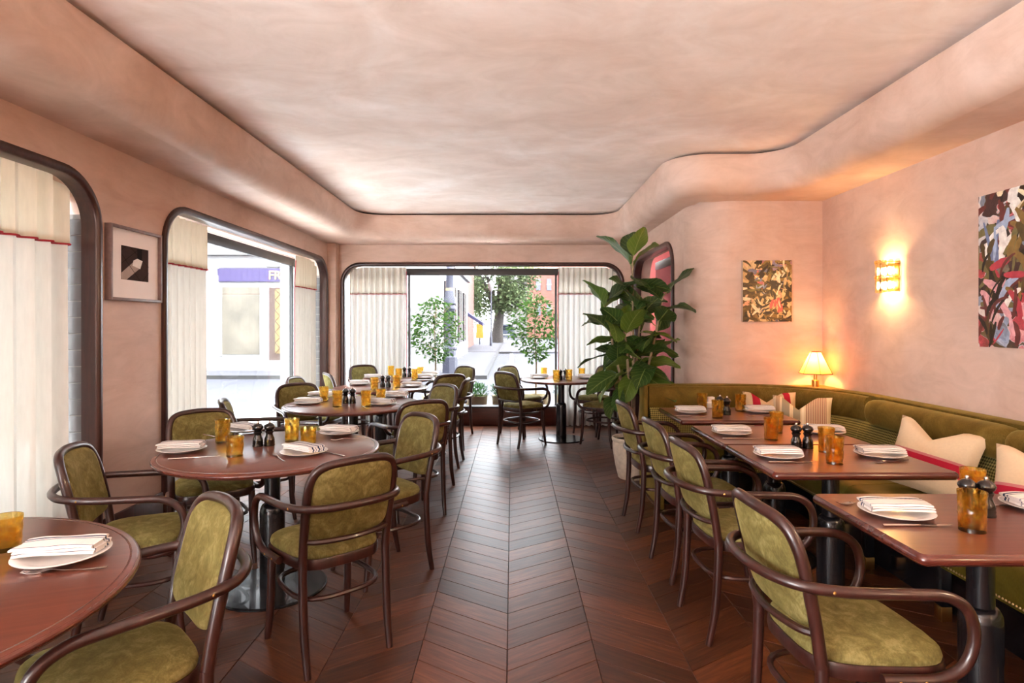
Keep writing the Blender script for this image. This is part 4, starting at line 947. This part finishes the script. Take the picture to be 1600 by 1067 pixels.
brushwork(pa, 0.428, 0.538, -0.0376, [(70, (0, 0, 1, 1, 2), (0, 0, 0.14, 0.18), (0.06, 0.16), (0.015, 0.04), ALL), (36, (3, 3, 4, 2), (0.01, -0.09, 0.11, 0.10), (0.05, 0.11), (0.014, 0.034), ALL), (16, (3, 2, 4), (0.09, 0.10, 0.06, 0.09), (0.06, 0.12), (0.012, 0.03), (50, 130)),
    (40, (0, 0, 1, 12), (-0.02, 0.06, 0.12, 0.12), (0.05, 0.12), (0.010, 0.026), ALL), (7, (5,), (0.085, -0.09, 0.022, 0.03), (0.05, 0.09), (0.018, 0.03), (200, 300)), (7, (6, 7), (-0.07, 0.07, 0.03, 0.03), (0.03, 0.06), (0.010, 0.018), ALL), (18, (4, 3, 0), (0.02, -0.11, 0.12, 0.10), (0.03, 0.07), (0.006, 0.014), ALL), (12, (0, 1), (0.0, -0.26, 0.14, 0.02), (0.06, 0.12), (0.015, 0.03), (-20, 20))], 4)
brushwork(pb, 0.798, 0.868, -0.0356, [(130, (0, 0, 11, 11, 12, 1), (0, 0, 0.28, 0.30), (0.10, 0.30), (0.02, 0.06), ALL), (9, (6, 7, 8), (-0.29, 0.08, 0.03, 0.12), (0.12, 0.24), (0.02, 0.05), (75, 105)), (14, (8, 8, 7, 4), (-0.12, 0.22, 0.13, 0.11), (0.10, 0.20), (0.02, 0.06), (20, 110)),
    (26, (12, 1, 2), (-0.14, 0.0, 0.13, 0.14), (0.08, 0.2), (0.015, 0.05), (40, 120)), (40, (9, 8, 9, 10), (-0.02, -0.24, 0.17, 0.10), (0.08, 0.2), (0.02, 0.05), ALL), (12, (10,), (0.0, -0.16, 0.16, 0.10), (0.05, 0.12), (0.01, 0.03), ALL), (14, (11, 0), (-0.30, -0.20, 0.06, 0.16), (0.08, 0.2), (0.012, 0.03), (70, 110)), (14, (8, 9, 3, 0), (0.16, 0.05, 0.14, 0.25), (0.06, 0.16), (0.01, 0.04), ALL)], 9)
ph_ = thing('framed_photograph', 'framed monochrome photograph on the pink wall between the left windows', 'picture', (XL, 3.885, 1.79), R(90))
fm = MB()
for a in ((-0.265, -0.247, -0.235, 0.235), (0.247, 0.265, -0.235, 0.235)): fm.rbox(a[0], a[1], -0.042, 0.0, a[2], a[3], 0.002)
for a in ((-0.247, 0.247, 0.217, 0.235), (-0.247, 0.247, -0.235, -0.217)): fm.rbox(a[0], a[1], -0.042, 0.0, a[2], a[3], 0.002)
fm.build('frame', 'frame_grey', ph_); MB().box(-0.25, 0.25, -0.020, -0.004, -0.22, 0.22).build('mat_board', 'mat_board', ph_)
pr = MB(); to = lambda x, y, h: (x, h, y)
pr.poly([(-0.14, -0.10), (0.14, -0.10), (0.14, 0.115), (-0.14, 0.115)], -0.0205, -0.021, to, 0)
for pts, mi in (([(0.02, 0.115), (0.07, 0.115), (0.07, 0.03), (0.02, 0.03)], 1), ([(-0.14, -0.06), (-0.02, 0.02), (0.04, -0.02), (-0.09, -0.10), (-0.14, -0.10)], 2),
                ([(-0.02, 0.03), (0.02, 0.045), (0.075, 0.035), (0.05, -0.02), (-0.03, -0.005)], 3)):
    pr.poly(pts, -0.0212 - 0.0002 * mi, -0.0216 - 0.0002 * mi, to, mi)
for x0, y0, x1, y1 in ((-0.14, 0.06, 0.05, -0.10), (-0.14, 0.085, -0.09, 0.115), (-0.06, 0.115, 0.14, 0.0), (0.07, -0.1, 0.14, -0.04), (-0.14, 0.0, 0.02, 0.10)):
    d = Vector((x1 - x0, y1 - y0)).normalized() * 0.0016; pr.poly([(x0 - d.y, y0 + d.x), (x1 - d.y, y1 + d.x), (x1 + d.y, y1 - d.x), (x0 + d.y, y0 - d.x)], -0.0225, -0.0228, to, 1)
pr.build('photo_print', ['print_dark', 'print_black', 'print_light', 'print_white'], ph_, smooth=False)

# ------------------------------------------------------------------ plants
def leaf_mesh(L, W_, droop, fold, wave, seed, mat, name='leaf', nu=9, nv=7, obov=0.75):
    rr = random.Random(seed); b = MB(); rows = []; uv = []
    p1, p2 = rr.uniform(0, 6), rr.uniform(0, 6)
    for i in range(nu):
        t = i / (nu - 1); hw = W_ / 2 * (math.sin(PI * min(1, t ** obov * 0.985 + 0.012)) ** 0.62) * (0.62 + 0.5 * t)
        row = []
        for j in range(nv):
            v = -1 + 2 * j / (nv - 1); x = 0.035 + L * t; y = v * hw
            z = -droop * L * t * t + fold * abs(y) + wave * abs(v) ** 2 * math.sin(9 * t + p1 + (2 if v > 0 else 0) + p2 * v)
            row.append((x, y, z)); uv.append((t, (v + 1) / 2))
        rows.append(row)
    b.strip(rows); n0 = len(b.v)
    b.tube([(0, 0, 0.0), (0.02, 0, 0.002), (0.045, 0, 0.0)], 0.0035, 5); uv += [(0.0, 0.5)] * (len(b.v) - n0); b.uv = uv
    return b.mesh(name, mat, ang=80)
fx, fy = 1.10, 5.47
fig = thing('fiddle_leaf_fig', 'tall fiddle-leaf fig with large dark leaves behind the banquette end', 'potted plant', (fx, fy, 0))
stems = [(-0.07, -0.05, 1.62, -0.20), (0.02, 0.0, 2.00, -0.02), (0.07, -0.04, 1.66, 0.20), (0.03, 0.06, 1.52, 0.06), (-0.03, -0.06, 1.36, -0.06)]
lm = [leaf_mesh(0.27, 0.235, 0.30, 0.10, 0.012, 1, 'fig_leaf'), leaf_mesh(0.29, 0.22, 0.42, 0.16, 0.014, 2, 'fig_leaf'), leaf_mesh(0.25, 0.22, 0.16, 0.10, 0.014, 3, 'fig_leaf'), leaf_mesh(0.28, 0.20, 0.35, 0.35, 0.016, 4, 'fig_leaf')]
rr = random.Random(23)
for i, (sx, sy, top, lean) in enumerate(stems):
    path = catmull([(sx * 0.8, sy * 0.8, 0.33), (sx + lean * 0.10, sy, 0.8), (sx + lean * 0.55, sy - 0.02, 1.2), (sx + lean, sy - 0.03, top)], 10)
    MB().tube(path, [0.017 - 0.009 * k / (len(path) - 1) for k in range(len(path))], 8).build('stem', 'bark', fig)
    az = rr.uniform(0, 6); z = 0.80 + 0.03 * i; nl = 0
    while z < top + 0.015:
        k = min(range(len(path)), key=lambda q: abs(path[q].z - z)); p = path[k]
        az += 2.4 + rr.uniform(-0.35, 0.35); nl += 1
        if z > top - 0.09: el = R(rr.uniform(38, 72))
        elif nl % 5 < 2: el = R(rr.uniform(25, 55))
        else: el = R(rr.uniform(-22, 16))
        if z < 0.98: el = R(rr.uniform(-35, -5))
        dx = math.cos(az)
        if p.x + fx + dx * 0.36 > 1.60 and p.y + fy + math.sin(az) * 0.36 > 5.36: az += PI * 0.8
        sc_ = rr.uniform(1.0, 1.28)
        o = put('leaf', lm[rr.randrange(4)], fig, p, (rr.uniform(-0.75, 0.75), -el, az)); o.scale = (sc_,) * 3
        z += 0.056 if z < top - 0.15 else 0.036
MB().lathe([(0.0, 0.0), (0.115, 0.0), (0.125, 0.01), (0.15, 0.12), (0.172, 0.25), (0.175, 0.31), (0.170, 0.335), (0.180, 0.345), (0.184, 0.365), (0.178, 0.376), (0.163, 0.374), (0.160, 0.34), (0.0, 0.34)], 40).build('pot', 'pot_stone', fig)
MB().lathe([(0.0, 0.352), (0.10, 0.350), (0.161, 0.342)], 24).build('soil', 'soil', fig)

GZ = -0.12
def small_tree(x, y, zbase, z0, z1, rx, label, seed, nleaf=620):
    rr = random.Random(seed); t = thing('potted_ficus', label, 'tree', (x, y, GZ), 0, 'ficus trees outside the far window')
    MB().lathe([(0.0, 0.0), (0.15, 0.0), (0.17, 0.02), (0.20, zbase - GZ - 0.02), (0.205, zbase - GZ), (0.18, zbase - GZ), (0.17, zbase - GZ - 0.05), (0.0, zbase - GZ - 0.05)], 24).build('pot', 'planter_beige', t)
    up = -GZ; tr = MB(); tr.tube(catmull([(0, 0, zbase - GZ - 0.06), (0.01, 0, z0 + up), (-0.01, 0.01, (z0 + z1) / 2 + up), (0.02, 0, z1 + up - 0.15)], 5), [0.016 - 0.010 * k / 15 for k in range(16)], 8)
    for k in range(16):
        a = rr.uniform(0, 6.28); h = z0 + (z1 - z0) * rr.uniform(0.05, 0.75) + up; L = rx * rr.uniform(0.5, 0.9); tr.tube([(0, 0, h), (math.cos(a) * L * 0.5, math.sin(a) * L * 0.5, h + 0.08), (math.cos(a) * L, math.sin(a) * L, h + 0.22)], [0.006, 0.004, 0.002], 5)
    tr.build('trunk', 'bark', t)
    b = MB(); b.uv = []
    base = [(0, 0, 0), (0.5, -0.30, 0.02), (0.5, 0.30, 0.02), (1.0, 0, -0.08), (0.5, 0, 0.0)]
    while len(b.f) < nleaf * 4:
        u = rr.uniform(-1, 1); v = rr.uniform(-1, 1); q = rr.uniform(-1, 1)
        if u * u + v * v + q * q > 1 or u * u + v * v + q * q < 0.08: continue
        hh = (q + 1) / 2; wd = 1.0 if hh > 0.35 else 0.45 + 0.55 * hh / 0.35
        wd *= 1.0 if hh < 0.6 else 1 - 0.45 * (hh - 0.6) / 0.4
        p = Vector((u * rx * wd, v * rx * wd, (z0 + z1) / 2 + q * (z1 - z0) / 2 + up)); s = rr.uniform(0.055, 0.085)
        m = Matrix.Translation(p) @ Matrix.Rotation(math.atan2(v, u) + rr.uniform(-1.2, 1.2), 4, 'Z') @ Matrix.Rotation(rr.uniform(-0.6, 1.0), 4, 'Y') @ Matrix.Rotation(rr.uniform(-0.8, 0.8), 4, 'X')
        b.add([(m @ (Vector(c) * s))[:] for c in base], [(0, 1, 4), (0, 4, 2), (1, 3, 4), (4, 3, 2)]); b.uv += [(0, 0.5), (0.5, 0.1), (0.5, 0.9), (1, 0.5), (0.5, 0.5)]
    o = b.build('foliage', 'ficus_leaf', t, ang=80); o['kind'] = 'stuff'; return t
small_tree(-1.17, 9.05, 0.34, 0.80, 1.86, 0.44, 'leafy ficus tree outside the far window, before the white building', 5, 1000)
small_tree(0.36, 9.05, 0.34, 0.82, 1.90, 0.42, 'leafy ficus tree outside the far window, before the red brick building', 6, 1000)
def shrub(x, y, label, seed):
    rr = random.Random(seed); t = thing('planter_shrub', label, 'plant', (x, y, GZ), 0, 'shrubs in beige planters under the far window')
    MB().lathe([(0.0, 0.0), (0.13, 0.0), (0.14, 0.02), (0.165, 0.44), (0.17, 0.475), (0.15, 0.475), (0.145, 0.44), (0.0, 0.44)], 24).build('planter', 'planter_beige', t)
    b = MB(); b.uv = []
    base = [(0, 0, 0), (0.5, -0.16, 0.0), (0.5, 0.16, 0.0), (1.0, 0, 0.0)]
    for k in range(420):
        a = rr.uniform(0, 6.28); q = rr.random(); rad = 0.165 * math.sqrt(rr.random()); p = Vector((rad * math.cos(a), rad * math.sin(a), 0.45 + 0.20 * q * (1 - (rad / 0.2) ** 2 * 0.4))); s = rr.uniform(0.04, 0.075)
        m = Matrix.Translation(p) @ Matrix.Rotation(a + rr.uniform(-1, 1), 4, 'Z') @ Matrix.Rotation(-rr.uniform(0.2, 1.4), 4, 'Y')
        b.add([(m @ (Vector(c) * s))[:] for c in base], [(0, 1, 2), (1, 3, 2)]); b.uv += [(0, 0.5), (0.5, 0.1), (0.5, 0.9), (1, 0.5)]
    o = b.build('foliage', 'shrub_leaf', t, ang=80); o['kind'] = 'stuff'
shrub(-0.53, 8.85, 'round shrub in beige planter, left one below the far window', 1); shrub(-0.13, 8.85, 'round shrub in beige planter, second below the far window', 2)
shrub(0.80, 8.95, 'round shrub in beige planter hidden behind the far round table', 3)

# ------------------------------------------------------------------ the street outside
def sbox(name, label, mat, *a, cat=None):
    o = MB().box(*a).build(name, mat); return tag(o, label, cat, None, None if cat else 'structure')
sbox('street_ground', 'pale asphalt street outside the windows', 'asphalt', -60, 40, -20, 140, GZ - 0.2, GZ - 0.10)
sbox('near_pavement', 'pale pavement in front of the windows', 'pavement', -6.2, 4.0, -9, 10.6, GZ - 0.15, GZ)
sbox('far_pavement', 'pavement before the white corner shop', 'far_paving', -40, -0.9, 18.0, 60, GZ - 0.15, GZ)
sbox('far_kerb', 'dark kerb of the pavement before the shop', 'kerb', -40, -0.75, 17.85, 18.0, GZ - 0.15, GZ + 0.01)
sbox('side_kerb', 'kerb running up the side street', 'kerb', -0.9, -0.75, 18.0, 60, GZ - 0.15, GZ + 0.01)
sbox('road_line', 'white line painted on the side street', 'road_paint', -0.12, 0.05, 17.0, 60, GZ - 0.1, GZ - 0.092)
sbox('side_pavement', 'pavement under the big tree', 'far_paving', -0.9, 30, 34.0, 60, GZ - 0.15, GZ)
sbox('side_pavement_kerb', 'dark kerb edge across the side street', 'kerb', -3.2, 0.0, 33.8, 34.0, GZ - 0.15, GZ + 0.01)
FY = 20.0
shop = thing('shop_building', 'white corner shop building with purple fascia across the street', 'building', (-8, FY, GZ))
def spart(name, mat, *a, par=shop):
    o = MB().box(*a).build(name, mat, par); o.matrix_parent_inverse = Matrix.Translation(shop.location).inverted() if par is shop else Matrix.Identity(4); return o
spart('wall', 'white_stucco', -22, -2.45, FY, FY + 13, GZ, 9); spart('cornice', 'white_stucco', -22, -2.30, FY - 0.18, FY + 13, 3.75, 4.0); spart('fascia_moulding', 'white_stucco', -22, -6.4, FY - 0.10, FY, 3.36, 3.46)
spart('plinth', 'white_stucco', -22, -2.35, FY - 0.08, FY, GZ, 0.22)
fas = spart('fascia', 'purple_sign', -9.85, -6.9, FY - 0.07, FY, 2.86, 3.30)
fas2 = MB().box(-9.85, -8.45, FY - 0.075, FY - 0.06, 2.88, 3.28).build('fascia_panel', 'purple_sign', fas)
dw = spart('display_window', 'shop_interior', -9.75, -8.42, FY - 0.02, FY + 0.05, 0.42, 2.68)
for a in ((-9.83, -9.73, 0.36, 2.74), (-8.45, -8.35, 0.36, 2.74)): MB().box(a[0], a[1], FY - 0.06, FY, a[2], a[3]).build('window_frame', 'white_stucco', dw)
spart('door_recess', 'door_brown', -8.15, -7.5, FY - 0.03, FY + 0.02, 0.20, 2.66); dl = spart('leaded_light', 'leaded_gold', -7.94, -7.6, FY - 0.06, FY - 0.02, 0.45, 2.60)
for k in range(6):
    z = 0.45 + k * 0.36; MB().tube([(-7.94, FY - 0.065, z), (-7.6, FY - 0.065, z + 0.36)], 0.012, 5).tube([(-7.6, FY - 0.065, z), (-7.94, FY - 0.065, z + 0.36)], 0.012, 5).build('lead_line', 'door_brown', dl)
cu_t = bpy.data.curves.new('fascia_lettering', 'FONT'); cu_t.body = 'FRI'; cu_t.size = 0.40; cu_t.extrude = 0.012; cu_t.offset = 0.006
to_ = bpy.data.objects.new('tmp', cu_t); C.objects.link(to_); bpy.context.view_layer.update()
me = bpy.data.meshes.new_from_object(to_.evaluated_get(bpy.context.evaluated_depsgraph_get())); bpy.data.objects.remove(to_); me.materials.clear(); me.materials.append(M['gold_paint'])
lt = put('fascia_lettering', me, fas, (-8.15, FY - 0.09, 2.94), (R(90), 0, 0))
for i in range(4):
    y0 = FY + 1.4 + i * 2.7; wdo = spart('side_window', 'dark_window', -2.46, -2.40, y0, y0 + 1.5, 0.6, 3.0); MB().box(-2.43, -2.385, y0 + 0.7, y0 + 0.78, 0.6, 3.0).build('window_frame', 'white_stucco', wdo)
b1 = thing('brick_building', 'red brick building beyond the white corner shop', 'building', (-3.6, 34, GZ))
def part_of(root, name, mat, *a):
    o = MB().box(*a).build(name, mat, root); o.matrix_parent_inverse = Matrix.Translation(root.location).inverted(); return o
part_of(b1, 'wall', 'red_brick', -12, -2.95, 33.2, 46, GZ, 14)
part_of(b1, 'drainpipe', 'iron_blue', -2.95, -2.75, 36, 36.3, GZ, 10)
b = MB().poly([(0, 0), (1.5, -0.75), (1.5, -0.95), (0, -0.2)], 0, 3.0, lambda x, y, h: (-2.95 + x * 0.75, 37 + h, 2.3 + y)); o = b.build('awning', 'awning_blue', b1); o.matrix_parent_inverse = Matrix.Translation(b1.location).inverted()
b2 = thing('brick_terrace', 'pale red brick building at the end of the side street', 'building', (6.5, 72, GZ))
part_of(b2, 'wall', 'red_brick', 1.9, 16, 72, 80, GZ, 16)
part_of(b2, 'chimney_wall', 'white_stucco', -1.5, 1.9, 76, 80, GZ, 13)
for x in (2.9, 4.2):
    for z in (2.6, 5.6): o = part_of(b2, 'window', 'facade_window', x, x + 0.55, 71.9, 72.02, z, z + 1.4); MB().box(x - 0.05, x + 0.6, 71.86, 72.0, z + 0.66, z + 0.74).build('window_bar', 'white_stone', o)
part_of(b2, 'drainpipe', 'iron_blue', 5.75, 5.95, 71.7, 71.9, GZ, 15)
def big_tree(x, y, h0, h1, rx, label, seed, n=9000, s=0.28):
    rr = random.Random(seed); t = thing('street_tree', label, 'tree', (x, y, GZ)); tr = MB()
    tr.tube([(0, 0, 0), (0.1, 0, 1.2), (0.25, 0, 2.6), (0.3, 0, h1 * 0.6)], [0.60, 0.46, 0.40, 0.15], 10)
    for k in range(10):
        a = rr.uniform(0, 6.28); tr.tube([(0.25, 0, 2.4), (math.cos(a) * rx * 0.4, math.sin(a) * rx * 0.4, h0 + 2.0 + rr.random() * 2), (math.cos(a) * rx * 0.8, math.sin(a) * rx * 0.8, h0 + 2.5 + rr.random() * 3)], [0.25, 0.14, 0.05], 6)
    tr.build('trunk', 'bark_dark', t)
    cl = [(rr.uniform(-1, 1), rr.uniform(-1, 1), rr.uniform(-1, 1)) for _ in range(70)]; b = MB(); b.uv = []
    base = [(0, 0, 0), (0.5, -0.35, 0.05), (0.5, 0.35, 0.05), (1.0, 0, -0.1)]
    for k in range(n):
        c = cl[rr.randrange(70)]; l = max(1.0, math.sqrt(sum(q * q for q in c)))
        p = Vector((c[0] / l * rx + rr.gauss(0, 0.5), c[1] / l * rx + rr.gauss(0, 0.5), (h0 + h1) / 2 + c[2] / l * (h1 - h0) / 2 + rr.gauss(0, 0.45)))
        m = Matrix.Translation(p) @ Matrix.Rotation(rr.uniform(0, 6.28), 4, 'Z') @ Matrix.Rotation(rr.uniform(-1, 1), 4, 'Y') @ Matrix.Rotation(rr.uniform(-1, 1), 4, 'X'); q = s * rr.uniform(0.7, 1.4)
        b.add([(m @ (Vector(c_) * q))[:] for c_ in base], [(0, 1, 2), (1, 3, 2)]); b.uv += [(0, 0.5), (0.5, 0.1), (0.5, 0.9), (1, 0.5)]
    o = b.build('foliage', 'tree_leaf', t, ang=80); o['kind'] = 'stuff'
big_tree(-1.35, 52, 2.4, 9.5, 3.3, 'large leafy street tree at the end of the view', 11)
big_tree(-5.2, 66, 1.8, 7.0, 2.2, 'smaller street tree behind the large one', 12, 4000)
lpst = thing('street_lamp_post', 'ornate dark blue-grey iron lamp post across the street', 'lamp post', (-1.98, 19.0, GZ))
MB().lathe([(0.0, 0.0), (0.24, 0.0), (0.24, 0.5), (0.20, 0.55), (0.20, 0.72), (0.24, 0.76), (0.24, 0.82), (0.16, 0.88)], 8).build('base', 'iron_blue', lpst, ang=30)
MB().lathe([(0.155, 0.88), (0.15, 1.6), (0.155, 2.0), (0.19, 2.04), (0.19, 2.1), (0.15, 2.16), (0.20, 2.20), (0.20, 2.36), (0.16, 2.44), (0.16, 2.56), (0.13, 2.62)], 16).build('lower_shaft', 'iron_blue', lpst, ang=40)
MB().lathe([(0.132, 2.62), (0.136, 2.66), (0.132, 2.70)], 16).build('gilt_ring', 'gold_paint', lpst)
MB().lathe([(0.125, 2.70), (0.11, 3.6), (0.14, 3.64), (0.10, 3.7), (0.08, 6.0)], 16).build('upper_shaft', 'iron_blue', lpst, ang=40)
l2 = thing('thin_street_lamp', 'thin street lamp with pale lantern before the big tree', 'lamp post', (-1.55, 44, GZ))
MB().lathe([(0.10, 0.0), (0.10, 0.6), (0.06, 0.7), (0.05, 4.0)], 10).build('post', 'iron_blue', l2); MB().lathe([(0.05, 4.0), (0.18, 4.15), (0.26, 4.6), (0.05, 4.8), (0.0, 4.9)], 10).build('lantern', 'white_stone', l2)
ysn = thing('yellow_notice', 'yellow notice board under the big tree', 'sign', (-2.55, 47, GZ)); MB().box(-0.28, 0.28, -0.03, 0.03, 0.5, 1.6).build('board', 'yellow_sign', ysn); MB().box(-0.04, 0.04, 0.03, 0.06, 0.0, 0.6).build('post', 'iron_blue', ysn)
car = thing('parked_car', 'grey-blue car parked beyond the big tree', 'car', (-0.55, 60, GZ), R(0))
cs = [(-1, 0.35), (-1, 0.85), (-0.92, 1.0), (-0.72, 1.5), (-0.6, 1.56), (0.6, 1.56), (0.72, 1.5), (0.92, 1.0), (1, 0.85), (1, 0.35)]
MB().rings([[(x * 0.86 * k, y, z) for x, z in cs] for y, k in ((0.0, 0.9), (0.15, 1.0), (3.8, 1.0), (4.1, 0.9))]).build('body', 'car_paint', car)
MB().poly([(-0.72, 1.03), (0.72, 1.03), (0.58, 1.45), (-0.58, 1.45)], -0.02, 0.2, lambda x, y, h: (x, h, y)).build('windscreen', 'car_glass', car)
MB().box(-0.35, 0.35, -0.03, 0.05, 0.5, 0.62).build('number_plate', 'white_stone', car)
for sx in (-1, 1):
    MB().rbox(sx * 0.62 - 0.16, sx * 0.62 + 0.16, -0.03, 0.05, 0.70, 0.86, 0.02).build('headlamp', 'white_stone', car)
    for y in (0.8, 3.2):
        wh = MB().lathe([(0.0, -0.1), (0.30, -0.1), (0.33, -0.06), (0.33, 0.06), (0.30, 0.1), (0.0, 0.1)], 16).build('wheel', 'tyre', car); wh.location = (sx * 0.74, y, 0.33); wh.rotation_euler = (0, R(90), 0)
# our own facade: brick band over the side windows, stone pier beside the second window
sbox('facade_brick_band', 'red brick band over the street windows outside', 'red_brick', -2.98, XL - 0.345, -3, 8.6, 2.28, 3.2)
sbox('facade_pier', 'pale stone pier outside between the side window and corner', 'white_stone', -3.10, XL - 0.345, 7.96, 8.6, GZ, 2.26)
# lobby seen through the arched window behind the fig
sbox('lobby_wall', 'pink wall seen through the arched window behind the fig', 'pink_wall', 2.75, 2.85, 5.5, 8.6, GZ, 3.0)
sbox('lobby_floor', 'floor of the lobby behind the fig', 'pavement', 1.86, 2.75, 5.5, 8.6, GZ, 0.0)
lb = thing('wall_shelf', 'dark red shelf seen through the window behind the fig', 'shelf', (2.55, 7.0, 1.80)); MB().rbox(-0.2, 0.2, -0.7, 0.7, 0.0, 0.05, 0.005).build('board', 'base_wood', lb); MB().rbox(0.1, 0.2, -0.7, 0.7, -0.12, 0.0, 0.005).build('bracket', 'red_brick', lb)
sbox('opposite_terrace', 'unseen pale terrace added across the street to block low sky light', 'white_stucco', -20, -12.5, -25, 15, GZ, 11)  # out of view, put in to cut sky light on the right wall
sbox('lobby_roof', 'pink lobby ceiling behind the fig', 'pink_wall', 1.83, 2.85, 5.48, 8.6, 2.6, 2.7)
sbox('lobby_end_wall', 'pink end wall of the lobby behind the fig', 'pink_wall', 1.83, 2.85, 8.6, 8.7, GZ, 2.7)
